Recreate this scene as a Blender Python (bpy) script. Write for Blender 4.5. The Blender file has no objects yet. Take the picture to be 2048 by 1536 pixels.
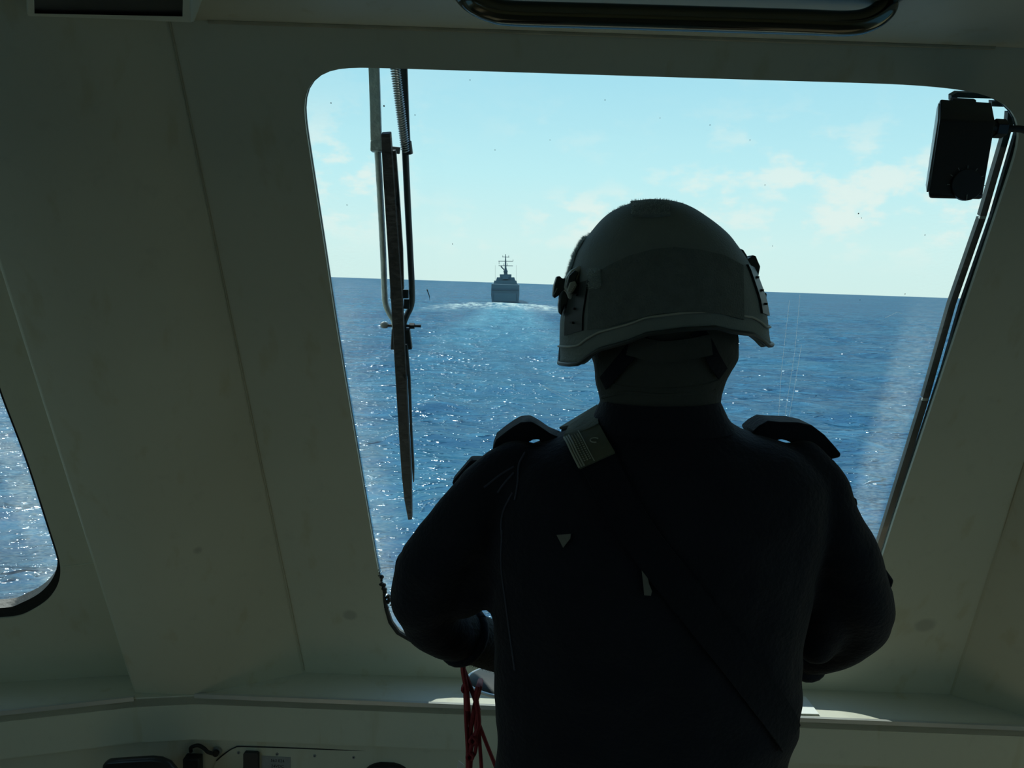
import bpy, bmesh, random
import numpy as np
from math import *
from mathutils import Vector, Matrix, noise
from mathutils.bvhtree import BVHTree

random.seed(4)
rng = np.random.default_rng(4)
SC = bpy.context.scene
COL = SC.collection

# ------------------------------------------------------------------ camera
CAM = Vector((0, 0, 1.70))
F = 1600.0
PITCH, ROLL = radians(7.25), radians(1.93)
cd = bpy.data.cameras.new('camera')
cam = bpy.data.objects.new('camera', cd)
COL.objects.link(cam)
cam.location = CAM
cam.matrix_world = (Matrix.Translation(CAM) @ Matrix.Rotation(radians(90) - PITCH, 4, 'X')
                    @ Matrix.Rotation(ROLL, 4, 'Z'))
cd.sensor_width = 36.0
cd.lens = 36.0 * F / 2048.0
cd.clip_start, cd.clip_end = 0.05, 20000
SC.camera = cam

# ------------------------------------------------------------------ exposure
SC.view_settings.view_transform = 'Standard'
SC.view_settings.look = 'None'
SC.view_settings.exposure = 0.0
SC.view_settings.gamma = 1.0
SC.view_settings.use_curve_mapping = False
SC.cycles.use_denoising = True
SC.cycles.max_bounces = 14
SC.cycles.diffuse_bounces = 7
SC.cycles.transparent_max_bounces = 16
SC.cycles.sample_clamp_indirect = 6.0
SC.cycles.caustics_reflective = False
SC.cycles.caustics_refractive = False


# ------------------------------------------------------------------ node helpers
class NT:
    def __init__(s, tree):
        s.t = tree
        s.t.nodes.clear()

    def n(s, typ, **kw):
        nd = s.t.nodes.new(typ)
        ins = kw.pop('ins', {})
        for k, v in kw.items():
            setattr(nd, k, v)
        for k, v in ins.items():
            if isinstance(v, bpy.types.NodeSocket):
                s.t.links.new(v, nd.inputs[k])
            else:
                nd.inputs[k].default_value = v
        return nd

    def link(s, a, b):
        s.t.links.new(a, b)

    def math(s, op, a, b=0.0, c=None, clamp=False):
        ins = {0: a, 1: b}
        if c is not None:
            ins[2] = c
        return s.n('ShaderNodeMath', operation=op, use_clamp=clamp, ins=ins).outputs[0]

    def ramp(s, fac, stops, interp='LINEAR'):
        nd = s.n('ShaderNodeValToRGB', ins={0: fac})
        cr = nd.color_ramp
        cr.interpolation = interp
        while len(cr.elements) < len(stops):
            cr.elements.new(0.5)
        for e, (p, c) in zip(cr.elements, stops):
            e.position = p
            e.color = tuple(c) + (1,) if len(c) == 3 else c
        return nd.outputs[0]

    def smooth(s, x, a, b, lo=0.0, hi=1.0):
        return s.n('ShaderNodeMapRange', interpolation_type='SMOOTHSTEP',
                   ins={0: x, 1: a, 2: b, 3: lo, 4: hi}).outputs[0]

    def mix(s, f, a, b):
        nd = s.n('ShaderNodeMix', data_type='RGBA')
        for k, v in ((0, f), (6, a), (7, b)):
            if isinstance(v, bpy.types.NodeSocket):
                s.t.links.new(v, nd.inputs[k])
            else:
                nd.inputs[k].default_value = v if k == 0 else (tuple(v) + (1,) if len(v) == 3 else v)
        return nd.outputs[2]


def srgb(r, g, b):
    f = lambda c: c / 12.92 if c <= 0.04045 else ((c + 0.055) / 1.055) ** 2.4
    return tuple(f(c / 255.0) for c in (r, g, b))


# ------------------------------------------------------------------ sky and sun
world = bpy.data.worlds.new('sky')
SC.world = world
world.use_nodes = True
w = NT(world.node_tree)
tc = w.n('ShaderNodeTexCoord')
sx = w.n('ShaderNodeSeparateXYZ', ins={0: tc.outputs['Generated']})
elev = sx.outputs['Z']
base = w.ramp(w.math('MULTIPLY', elev, 1.0, clamp=True),
              [(0.0, (0.78, 0.93, 0.90)), (0.05, (0.76, 0.95, 0.94)), (0.13, (0.62, 0.92, 0.98)),
               (0.25, (0.46, 0.80, 0.95)), (0.5, (0.26, 0.50, 0.80)), (1.0, (0.14, 0.30, 0.60))])
mp = w.n('ShaderNodeMapping', ins={0: tc.outputs['Generated'], 3: (1.0, 1.0, 1.9)})
cn = w.n('ShaderNodeTexNoise', ins={'Vector': mp.outputs[0], 'Scale': 15.0, 'Detail': 9.0, 'Roughness': 0.58})
cn2 = w.n('ShaderNodeTexNoise', ins={'Vector': mp.outputs[0], 'Scale': 2.6, 'Detail': 2.0})
cl = w.math('MULTIPLY', w.smooth(cn.outputs[0], 0.47, 0.62), w.smooth(cn2.outputs[0], 0.34, 0.52))
band = w.math('MULTIPLY', w.smooth(elev, 0.015, 0.08), w.smooth(elev, 0.12, 0.22, 1.0, 0.10))
cl = w.math('MULTIPLY', w.math('MULTIPLY', cl, band), 0.75)
skyc = w.mix(cl, base, (0.97, 0.97, 0.92))
bg = w.n('ShaderNodeBackground', ins={0: skyc, 1: 1.0})
wo = w.n('ShaderNodeOutputWorld', ins={0: bg.outputs[0]})

SUN_AZ, SUN_EL = radians(56), radians(57)         # azimuth measured to the left of straight ahead
to_sun = Vector((-sin(SUN_AZ) * cos(SUN_EL), cos(SUN_AZ) * cos(SUN_EL), sin(SUN_EL)))
sd = bpy.data.lights.new('sun', 'SUN')
sd.energy = 4.6
sd.angle = radians(0.53)
sd.color = (1.0, 0.96, 0.88)
sun = bpy.data.objects.new('sun', sd)
COL.objects.link(sun)
sun.rotation_euler = (-to_sun).to_track_quat('-Z', 'Y').to_euler()
sun.location = (-30, 30, 40)

# ------------------------------------------------------------------ projection helpers (real planes in the cabin)
fwd = Vector((0, cos(PITCH), -sin(PITCH)))
rt0 = Vector((1, 0, 0))
up0 = rt0.cross(fwd)
RT = rt0 * cos(ROLL) + up0 * sin(ROLL)
UP = up0 * cos(ROLL) - rt0 * sin(ROLL)


def ray(px, py):
    return fwd + RT * ((px - 1024) / F) - UP * ((py - 768) / F)


def hit(px, py, p0, n):
    d = ray(px, py)
    return CAM + d * ((Vector(p0) - CAM).dot(n) / d.dot(n))


def atY(px, py, Y):
    return hit(px, py, Vector((0, Y, 0)), Vector((0, 1, 0)))


def atZ(px, py, Z):
    return hit(px, py, Vector((0, 0, Z)), Vector((0, 0, 1)))


# ------------------------------------------------------------------ mesh helpers
class MB:
    def __init__(s):
        s.v, s.f, s.uv = [], [], None

    def add(s, vs, fs):
        o = len(s.v)
        s.v += [tuple(v) for v in vs]
        s.f += [tuple(i + o for i in f) for f in fs]
        return s

    def box(s, c, size, M=None):
        hx, hy, hz = (q / 2 for q in size)
        vs = [Vector((x, y, z)) for x in (-hx, hx) for y in (-hy, hy) for z in (-hz, hz)]
        if M is not None:
            vs = [M @ v for v in vs]
        vs = [v + Vector(c) for v in vs]
        return s.add(vs, [(0, 1, 3, 2), (4, 6, 7, 5), (0, 4, 5, 1), (2, 3, 7, 6), (0, 2, 6, 4), (1, 5, 7, 3)])

    def prism(s, pts, ext):
        """closed polygon extruded by a vector"""
        n = len(pts)
        a = [Vector(p) for p in pts]
        b = [p + Vector(ext) for p in a]
        s.add(a + b, [tuple(range(n))[::-1], tuple(range(n, 2 * n))] +
              [(i, (i + 1) % n, n + (i + 1) % n, n + i) for i in range(n)])
        return s

    def loft(s, rings, close=True, caps=True):
        m = len(rings[0])
        vs = [p for r in rings for p in r]
        fs = []
        for i in range(len(rings) - 1):
            for j in range(m if close else m - 1):
                k = (j + 1) % m
                fs.append((i * m + j, i * m + k, (i + 1) * m + k, (i + 1) * m + j))
        if caps and close:
            fs.append(tuple(range(m))[::-1])
            fs.append(tuple((len(rings) - 1) * m + j for j in range(m)))
        return s.add(vs, fs)

    def tube(s, path, rad, n=12, sq=1.0, caps=True):
        P = [Vector(p) for p in path]
        R = rad if hasattr(rad, '__len__') else [rad] * len(P)
        rings = []
        ref = None
        for i, p in enumerate(P):
            t = (P[min(i + 1, len(P) - 1)] - P[max(i - 1, 0)]).normalized()
            if ref is None:
                ref = t.orthogonal().normalized()
            a = (ref - t * ref.dot(t)).normalized()
            b = t.cross(a)
            ref = a
            rings.append([p + (a * cos(q) + b * sin(q) * sq) * R[i]
                          for q in (2 * pi * k / n for k in range(n))])
        return s.loft(rings, caps=caps)

    def ell(s, c, r, nu=16, nv=10, M=None):
        rings = []
        for i in range(1, nv):
            ph = pi * i / nv
            rg = []
            for k in range(nu):
                th = 2 * pi * k / nu
                v = Vector((r[0] * sin(ph) * cos(th), r[1] * sin(ph) * sin(th), r[2] * cos(ph)))
                if M is not None:
                    v = M @ v
                rg.append(Vector(c) + v)
            rings.append(rg)
        return s.loft(rings)

    def ball(s, c, r, n=12):
        return s.ell(c, (r, r, r), n, 8)

    def mesh(s, name, off=Vector((0, 0, 0)), smooth=True):
        me = bpy.data.meshes.new(name)
        me.from_pydata([tuple(Vector(v) - off) for v in s.v], [], s.f)
        me.update()
        bm = bmesh.new()
        bm.from_mesh(me)
        bmesh.ops.recalc_face_normals(bm, faces=bm.faces)
        bm.to_mesh(me)
        bm.free()
        if smooth:
            me.polygons.foreach_set('use_smooth', [True] * len(me.polygons))
        return me

    def build(s, name, mat, parent=None, smooth=True, bevel=0.0, angle=40, label=None):
        off = root_loc(parent)
        return link(name, s.mesh(name, off, smooth), mat, parent, bevel, angle, label)


def root_loc(p):
    return Vector((0, 0, 0)) if p is None else Vector(p['base'] if 'base' in p else (0, 0, 0))


def link(name, me, mat, parent=None, bevel=0.0, angle=40, label=None):
    o = bpy.data.objects.new(name, me)
    COL.objects.link(o)
    if mat is not None:
        me.materials.clear()
        me.materials.append(mat)
    if parent is not None:
        o.parent = parent
        if 'base' in parent:
            o['base'] = list(parent['base'])
    if bevel:
        m = o.modifiers.new('bevel', 'BEVEL')
        m.width = bevel
        m.segments = 2
        m.limit_method = 'ANGLE'
        m.angle_limit = radians(35)
    try:
        me.set_sharp_from_angle(angle=radians(angle))
    except Exception:
        pass
    if label:
        o['label'] = label
    return o


def thing(name, loc, label, cat, group=None):
    o = bpy.data.objects.new(name, None)
    COL.objects.link(o)
    o.location = loc
    o.empty_display_size = 0.05
    o['base'] = [float(c) for c in loc]
    o['label'] = label
    o['category'] = cat
    if group:
        o['group'] = group
    return o


def struct(o, label=None):
    o['kind'] = 'structure'
    if label:
        o['label'] = label
    return o


def smooth_path(pts, n=6):
    """Catmull-Rom through points"""
    P = [Vector(p) for p in pts]
    P = [P[0] * 2 - P[1]] + P + [P[-1] * 2 - P[-2]]
    out = []
    for i in range(1, len(P) - 2):
        for k in range(n):
            t = k / n
            a, b, c, d = P[i - 1:i + 3]
            out.append(0.5 * ((2 * b) + (c - a) * t + (2 * a - 5 * b + 4 * c - d) * t * t +
                              (3 * b - a - 3 * c + d) * t ** 3))
    out.append(P[-2])
    return out


class Plane:
    def __init__(s, p0, n, u):
        s.p0, s.n = Vector(p0), Vector(n).normalized()
        s.u = (Vector(u) - s.n * Vector(u).dot(s.n)).normalized()
        s.w = s.n.cross(s.u)
        if s.w.z < 0:
            s.w = -s.w

    def px(s, x, y, d=0.0):
        return hit(x, y, s.p0 + s.n * d, s.n)

    def to2(s, p):
        q = Vector(p) - s.p0
        return (q.dot(s.u), q.dot(s.w))

    def to3(s, a, d=0.0):
        return s.p0 + s.u * a[0] + s.w * a[1] + s.n * d

    def z_at(s, p, z):
        """slide a plane point along the slope to height z"""
        p = Vector(p)
        return p + s.w * ((z - p.z) / s.w.z)


def plate_with_hole(pl, outer, inner, th):
    """outer corner list and inner loop, 2-D plane coordinates; thickness along +n (outwards)"""
    cx = sum(p[0] for p in inner) / len(inner)
    cy = sum(p[1] for p in inner) / len(inner)
    oc = [Vector(p) for p in outer]
    c = Vector((cx, cy))

    def cast(ang):
        d = Vector((cos(ang), sin(ang)))
        best = None
        for i in range(len(oc)):
            a, b = oc[i], oc[(i + 1) % len(oc)]
            e = b - a
            den = d.x * e.y - d.y * e.x
            if abs(den) < 1e-9:
                continue
            r = a - c
            t = (r.x * e.y - r.y * e.x) / den
            q = (r.x * d.y - r.y * d.x) / den
            if t > 0 and -1e-6 <= q <= 1 + 1e-6 and (best is None or t < best):
                best = t
        return c + d * best
    loop = [Vector(p) for p in inner]
    items = [(atan2((p - c).y, (p - c).x), p, None) for p in loop]
    angs = sorted(items, key=lambda t: t[0])
    # add the outer corners, matched by a point on the inner loop
    for k in oc:
        a = atan2((k - c).y, (k - c).x)
        d = Vector((cos(a), sin(a)))
        best = None
        for i in range(len(angs)):
            p, q = angs[i][1], angs[(i + 1) % len(angs)][1]
            e = q - p
            den = d.x * e.y - d.y * e.x
            if abs(den) < 1e-9:
                continue
            r = p - c
            t = (r.x * e.y - r.y * e.x) / den
            z = (r.x * d.y - r.y * d.x) / den
            if t > 0 and 0 <= z <= 1:
                best = c + d * t
        if best is not None:
            items.append((a, best, k))
    items.sort(key=lambda t: t[0])
    n = len(items)
    inn = [i[1] for i in items]
    out = [i[2] if i[2] is not None else cast(i[0]) for i in items]
    vs = ([pl.to3(p) for p in inn] + [pl.to3(p) for p in out] +
          [pl.to3(p, th) for p in inn] + [pl.to3(p, th) for p in out])
    fs = []
    for i in range(n):
        j = (i + 1) % n
        fs += [(i, j, n + j, n + i), (2 * n + i, 3 * n + i, 3 * n + j, 2 * n + j),
               (i, 2 * n + i, 2 * n + j, j), (n + i, n + j, 3 * n + j, 3 * n + i)]
    m = MB()
    m.add(vs, fs)
    return m


def rounded(pts, r, seg=8):
    """rounded polygon in 2-D"""
    out = []
    n = len(pts)
    for i in range(n):
        a, b, c = (Vector(pts[(i + k) % n]) for k in (-1, 0, 1))
        u, v = (a - b).normalized(), (c - b).normalized()
        p, q = b + u * r, b + v * r
        for k in range(seg + 1):
            t = k / seg
            out.append((p * (1 - t) ** 2 + b * 2 * t * (1 - t) + q * t * t))
    return out


# ------------------------------------------------------------------ materials
def pbr(name, col, rough=0.5, metal=0.0, var=0.12, scale=8.0, bump=0.0, bscale=60.0, spec=0.5, sheen=0.0):
    m = bpy.data.materials.new(name)
    m.use_nodes = True
    t = NT(m.node_tree)
    tcn = t.n('ShaderNodeTexCoord')
    nz = t.n('ShaderNodeTexNoise', ins={'Vector': tcn.outputs['Object'], 'Scale': scale, 'Detail': 5.0})
    c = t.mix(nz.outputs[0], tuple(max(0, q * (1 - var)) for q in col), tuple(min(1, q * (1 + var)) for q in col))
    b = t.n('ShaderNodeBsdfPrincipled', ins={'Base Color': c, 'Roughness': rough, 'Metallic': metal,
                                             'Specular IOR Level': spec, 'Sheen Weight': sheen})
    if bump:
        bn = t.n('ShaderNodeTexNoise', ins={'Vector': tcn.outputs['Object'], 'Scale': bscale, 'Detail': 4.0})
        bp = t.n('ShaderNodeBump', ins={'Strength': bump, 'Distance': 0.01, 'Height': bn.outputs[0]})
        t.link(bp.outputs[0], b.inputs['Normal'])
    t.n('ShaderNodeOutputMaterial', ins={0: b.outputs[0]})
    return m


def paint(name, col, smudge=None):
    """old cream ship paint: mottled, dirty streaks, rippled sheet"""
    m = bpy.data.materials.new(name)
    m.use_nodes = True
    t = NT(m.node_tree)
    g = t.n('ShaderNodeNewGeometry')
    pos = g.outputs['Position']
    n1 = t.n('ShaderNodeTexNoise', ins={'Vector': pos, 'Scale': 2.5, 'Detail': 4.0})
    n2 = t.n('ShaderNodeTexNoise', ins={'Vector': pos, 'Scale': 22.0, 'Detail': 6.0, 'Roughness': 0.65})
    mpp = t.n('ShaderNodeMapping', ins={0: pos, 3: (9.0, 9.0, 1.3)})
    n3 = t.n('ShaderNodeTexNoise', ins={'Vector': mpp.outputs[0], 'Scale': 2.2, 'Detail': 5.0})
    c = t.mix(n1.outputs[0], tuple(q * 0.93 for q in col), tuple(min(1, q * 1.06) for q in col))
    c = t.mix(t.smooth(n2.outputs[0], 0.55, 0.75, 0.0, 0.25), c, tuple(q * 0.75 for q in col))
    c = t.mix(t.smooth(n3.outputs[0], 0.58, 0.72, 0.0, 0.35), c, (col[0] * 0.80, col[1] * 0.72, col[2] * 0.52))
    if smudge:
        for (p, r) in smudge:
            d = t.n('ShaderNodeVectorMath', operation='DISTANCE', ins={0: pos, 1: p}).outputs['Value']
            k = t.smooth(t.math('ADD', d, t.math('MULTIPLY', n2.outputs[0], r * 0.8)), r * 0.9, r * 1.5, 0.40, 0.0)
            c = t.mix(k, c, tuple(q * 0.35 for q in col))
    b = t.n('ShaderNodeBsdfPrincipled', ins={'Base Color': c, 'Roughness': 0.5, 'Specular IOR Level': 0.35})
    bp = t.n('ShaderNodeBump', ins={'Strength': 0.25, 'Distance': 0.004,
                                    'Height': t.math('ADD', n1.outputs[0], t.math('MULTIPLY', n2.outputs[0], 0.25))})
    t.link(bp.outputs[0], b.inputs['Normal'])
    t.n('ShaderNodeOutputMaterial', ins={0: b.outputs[0]})
    return m


def fuzzm(name, col):
    m = bpy.data.materials.new(name)
    m.use_nodes = True
    t = NT(m.node_tree)
    d = t.n('ShaderNodeBsdfDiffuse', ins={0: col + (1,)})
    tr = t.n('ShaderNodeBsdfTranslucent', ins={0: col + (1,)})
    mx = t.n('ShaderNodeMixShader', ins={0: 0.5, 1: d.outputs[0], 2: tr.outputs[0]})
    t.n('ShaderNodeOutputMaterial', ins={0: mx.outputs[0]})
    return m


def glassm(name, dusty=True, film=0.008):
    """thin tinted pane with salt film towards its edges (UV: u across, v up)"""
    m = bpy.data.materials.new(name)
    m.use_nodes = True
    t = NT(m.node_tree)
    uv = t.n('ShaderNodeUVMap')
    s = t.n('ShaderNodeSeparateXYZ', ins={0: uv.outputs[0]})
    u, v = s.outputs[0], s.outputs[1]
    pos = t.n('ShaderNodeNewGeometry').outputs['Position']
    nz = t.n('ShaderNodeTexNoise', ins={'Vector': pos, 'Scale': 9.0, 'Detail': 6.0})
    nf = t.n('ShaderNodeTexNoise', ins={'Vector': t.n('ShaderNodeMapping', ins={0: pos, 3: (1, 1, 3.0)}).outputs[0],
                                        'Scale': 90.0, 'Detail': 4.0})
    fine = t.smooth(nf.outputs[0], 0.35, 0.75, 0.55, 1.35)
    left = t.math('MULTIPLY', t.smooth(u, 0.0, 0.08, 1.0, 0.0), t.smooth(v, 0.45, 0.85, 1.0, 0.10))
    low = t.math('MULTIPLY', t.smooth(v, 0.0, 0.42, 1.0, 0.0), t.smooth(u, 0.1, 0.55, 1.0, 0.25))
    rb = t.math('MULTIPLY', t.math('MULTIPLY', t.smooth(u, 0.895, 0.925), t.smooth(v, 0.60, 0.75, 1.0, 0.15)),
                t.smooth(u, 0.962, 0.98, 1.0, 0.0))
    ed = t.math('ADD', t.math('ADD', t.math('MULTIPLY', left, 0.20), t.math('MULTIPLY', low, 0.05)),
                t.math('MULTIPLY', rb, 0.13))
    dust = t.math('MULTIPLY', t.math('MULTIPLY', t.math('ADD', ed, film), fine),
                  t.smooth(nz.outputs[0], 0.25, 0.7, 0.55, 1.2), clamp=True)
    tr = t.n('ShaderNodeBsdfTransparent', ins={0: (0.82, 0.93, 0.92, 1)})
    gl = t.n('ShaderNodeBsdfGlossy', ins={0: (1, 1, 1, 1), 1: 0.03})
    fr = t.n('ShaderNodeFresnel', ins={0: 1.35})
    a = t.n('ShaderNodeMixShader', ins={0: t.math('MULTIPLY', fr.outputs[0], 0.18), 1: tr.outputs[0], 2: gl.outputs[0]})
    tl = t.n('ShaderNodeBsdfTranslucent', ins={0: (0.62, 0.70, 0.62, 1)})
    b = t.n('ShaderNodeMixShader', ins={0: dust if dusty else 0.02, 1: a.outputs[0], 2: tl.outputs[0]})
    t.n('ShaderNodeOutputMaterial', ins={0: b.outputs[0]})
    return m


CREAM = (0.63, 0.625, 0.50)
M_wall = paint('cream_paint', CREAM, [((-0.709, 1.771, 1.072), 0.014), ((1.076, 1.956, 0.866), 0.030), ((-0.398, 1.971, 0.835), 0.022)])
M_ceil = paint('ceiling_paint', (0.62, 0.60, 0.48))
M_ledge = paint('ledge_paint', (0.66, 0.66, 0.56))
M_aft = pbr('aft_bounce_tan', (0.50, 0.40, 0.24), 0.5, var=0.15, scale=6)  # unseen back wall, tan chosen to bounce warm light forward
M_floor = pbr('deck_floor', (0.20, 0.17, 0.12), 0.6, var=0.25, scale=12)
M_black = pbr('black_rubber', (0.010, 0.011, 0.011), 0.55, bump=0.2)
M_blackp = pbr('black_plastic', (0.012, 0.012, 0.014), 0.38, var=0.2)
M_seal2 = pbr('dark_seal', (0.020, 0.030, 0.028), 0.5)
M_chrome = pbr('dark_steel_tube', (0.13, 0.125, 0.10), 0.16, metal=1.0, var=0.1)
M_steel = pbr('steel', (0.45, 0.46, 0.45), 0.35, metal=0.9)
M_galv = pbr('weathered_metal', (0.30, 0.33, 0.34), 0.5, metal=0.3, var=0.25, scale=40, bump=0.3)
M_darkmetal = pbr('dark_metal', (0.035, 0.038, 0.040), 0.45, metal=0.3)
M_trim = pbr('aluminium_trim', (0.62, 0.63, 0.60), 0.35, metal=0.5)
M_glass = glassm('window_glass')
M_glass3 = glassm('glitter_haze_glass', True, 0.10)  # milky film stands in for the whitish sun glitter behind the left pane
M_glass2 = glassm('clear_glass', False)


def ripstop(name, col):
    m = pbr(name, col, 0.85, var=0.25, scale=14, bump=0.22, bscale=140, spec=0.15, sheen=0.07)
    return m


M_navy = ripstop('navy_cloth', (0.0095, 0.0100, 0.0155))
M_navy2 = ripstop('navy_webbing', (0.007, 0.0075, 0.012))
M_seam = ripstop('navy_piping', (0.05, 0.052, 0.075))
M_olive = ripstop('olive_webbing', (0.10, 0.105, 0.07))
M_skin = pbr('skin', (0.30, 0.19, 0.14), 0.55, var=0.08, bump=0.15, bscale=150)
M_bala = ripstop('balaclava_knit', (0.060, 0.062, 0.055))
M_helm = pbr('helmet_grey_green', (0.175, 0.205, 0.190), 0.75, var=0.12, scale=30, bump=0.25, bscale=300)
M_helm2 = pbr('helmet_loop_panel', (0.135, 0.160, 0.148), 0.95, var=0.3, scale=60, bump=0.6, bscale=400)
M_fuzz = fuzzm('velcro_fuzz', (0.55, 0.62, 0.60))
M_velcro = pbr('velcro', (0.30, 0.35, 0.34), 0.95, var=0.3, scale=90, bump=0.8, bscale=500)
M_rail = pbr('helmet_rail', (0.022, 0.028, 0.027), 0.5)
M_roll = pbr('strap_roll', (0.36, 0.37, 0.32), 0.6)  # pale grey raised to imitate highlights on the left helmet clamps
M_red = pbr('red_cord', (0.20, 0.007, 0.014), 0.7, var=0.3, scale=200)
M_paper = pbr('paper', (0.80, 0.82, 0.78), 0.8, var=0.03)
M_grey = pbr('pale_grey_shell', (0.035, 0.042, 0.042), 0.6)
M_patch = ripstop('pale_patch', (0.16, 0.16, 0.14))
M_boot = pbr('black_leather', (0.012, 0.012, 0.012), 0.45)
M_ink = pbr('black_ink', (0.02, 0.02, 0.02), 0.7)

# ------------------------------------------------------------------ cabin shell
ZL = 0.62                                           # height of the window ledge
ZC = 2.105                                           # ceiling
TR = tan(radians(25.6))                             # rake of the window walls
E3b = atZ(610, 1345, ZL)
PW = Plane(E3b, (0, 1, TR), (1, 0, 0))              # inner face of the raked front wall
W = PW.px
E3t = PW.z_at(W(340, 60), 2.24)
E3d = PW.z_at(W(610, 1345), 0.45)
E4t = PW.z_at(W(2048, 880), 2.24) + Vector((-0.10, 0, 0))
E4d = Vector(W(1880, 1400)) + Vector((0.02, 0, 0))
E4d = PW.z_at(E4d, 0.45)

open_px = [(609, 240), (603, 205), (604, 185), (612, 165), (626, 150), (648, 139), (680, 134.5), (720, 135),
           (900, 140.5), (1200, 150), (1500, 159.5), (1780, 168), (1860, 173), (1920, 179), (1970, 188),
           (2008, 202), (2030, 220), (2042, 240), (2044, 262), (2040, 285), (1990, 435), (1929, 617), (1868, 800),
           (1800, 1003), (1757, 1137), (1738, 1195), (1722, 1240), (1700, 1275), (1670, 1298), (1625, 1311), (1400, 1304),
           (1200, 1298), (1000, 1291), (860, 1287), (822, 1281), (797, 1268), (781, 1248), (773, 1225),
           (770, 1207), (754, 1130), (740, 1050), (697, 800), (672, 650), (649.5, 500), (630, 375)]
open2 = [PW.to2(W(*p)) for p in open_px]


def resample(loop, n=280):
    L = [Vector((p[0], p[1], 0)) for p in loop]
    L = smooth_path(L[-2:] + L + L[:2], 4)[8:-8]
    P = [Vector((p.x, p.y)) for p in L]
    if (P[0] - P[-1]).length < 1e-6:
        P.pop()
    P.append(P[0])
    d = [0]
    for a, b in zip(P, P[1:]):
        d.append(d[-1] + (b - a).length)
    out = []
    k = 0
    for i in range(n):
        t = d[-1] * i / n
        while d[k + 1] < t:
            k += 1
        f = (t - d[k]) / max(1e-9, d[k + 1] - d[k])
        out.append(P[k].lerp(P[k + 1], f))
    # light smoothing so the corners read as arcs
    for _ in range(6):
        out = [(out[i - 1] + out[i] * 2 + out[(i + 1) % n]) / 4 for i in range(n)]
    return out


open2 = resample(open2)
outer2 = [PW.to2(p) for p in (E3d + Vector((-0.25, 0, 0)), E4d + Vector((0.25, 0, 0)),
                              E4t + Vector((0.25, 0, 0)), E3t + Vector((-0.25, 0, 0)))]
m = plate_with_hole(PW, outer2, open2, 0.014)
wf = struct(m.build('wall_front', M_wall, smooth=False), 'cream painted front wall raked back around the big window')


def offset_loop(loop, d):
    """move a 2-D loop inwards by d"""
    n = len(loop)
    c = sum((Vector(p) for p in loop), Vector((0, 0))) / n
    out = []
    for i in range(n):
        t = (Vector(loop[(i + 1) % n]) - Vector(loop[i - 1])).normalized()
        nn = Vector((-t.y, t.x))
        if nn.dot(c - Vector(loop[i])) < 0:
            nn = -nn
        out.append(Vector(loop[i]) + nn * d)
    return out


def band(pl, a, b, d0, d1):
    """ring between loops a and b, from depth d0 to d1"""
    n = len(a)
    vs = [pl.to3(p, d0) for p in a] + [pl.to3(p, d0) for p in b] + [pl.to3(p, d1) for p in a] + [pl.to3(p, d1) for p in b]
    fs = []
    for i in range(n):
        j = (i + 1) % n
        fs += [(i, j, n + j, n + i), (2 * n + i, 3 * n + i, 3 * n + j, 2 * n + j),
               (i, 2 * n + i, 2 * n + j, j), (n + i, n + j, 3 * n + j, 3 * n + i)]
    return MB().add(vs, fs)


def pane(pl, loop, d, parent, mat):
    """one glass sheet with UVs over its bounding parallelogram"""
    bm = bmesh.new()
    off = root_loc(parent)
    vs = [bm.verts.new(pl.to3(p, d) - off) for p in loop]
    f = bm.faces.new(vs)
    uvl = bm.loops.layers.uv.new('UVMap')
    ys = [p[1] for p in loop]
    y0, y1 = min(ys), max(ys)

    def span(y):
        xs = []
        n = len(loop)
        for i in range(n):
            a, b = loop[i], loop[(i + 1) % n]
            if (a[1] - y) * (b[1] - y) <= 0 and abs(a[1] - b[1]) > 1e-9:
                xs.append(a[0] + (b[0] - a[0]) * (y - a[1]) / (b[1] - a[1]))
        return (min(xs), max(xs)) if xs else (0, 1)
    for l, p in zip(f.loops, loop):
        v = (p[1] - y0) / (y1 - y0)
        sh = {0: 0}
        # linear shear from the straight mid part of both sides
        ya, yb = y0 + 0.25 * (y1 - y0), y0 + 0.75 * (y1 - y0)
        (la, ra), (lb, rb) = span(ya), span(yb)
        k = (p[1] - ya) / (yb - ya)
        l_, r_ = la + (lb - la) * k, ra + (rb - ra) * k
        l[uvl].uv = ((p[0] - l_) / (r_ - l_), v)
    bmesh.ops.triangulate(bm, faces=bm.faces)
    me = bpy.data.meshes.new('pane')
    bm.to_mesh(me)
    bm.free()
    return link('pane', me, mat, parent)


def window(name, pl, label):
    c = pl.p0
    o = bpy.data.objects.new(name, None)
    COL.objects.link(o)
    o['kind'] = 'structure'
    o['label'] = label
    o['base'] = [0.0, 0.0, 0.0]
    return o


win1 = window('window_1', PW, 'large front window with rounded corners looking out on the sea')
pane(PW, offset_loop(open2, -0.004), 0.006, win1, M_glass)
band(PW, offset_loop(open2, -0.004), offset_loop(open2, 0.001), 0.0075, 0.013).build('seal', M_seal2, win1, smooth=False)

# bright reveal edge and dark outer strips on the right side of the big window
strip_px = [(2024, 212), (2020, 250), (1966, 435), (1905, 610), (1851, 800), (1800, 965), (1758, 1100), (1725, 1205)]


def strip(px, wpx, d0, d1):
    """flat bar along pixels on the wall plane, width in pixels, from depth d0 to d1 outwards"""
    a = [PW.px(x - wpx / 2, y, d0) for x, y in px]
    b = [PW.px(x + wpx / 2, y, d0) for x, y in px]
    e = PW.n * (d1 - d0)
    rings = [[p, q, q + e, p + e] for p, q in zip(a, b)]
    return MB().loft(rings)


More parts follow.
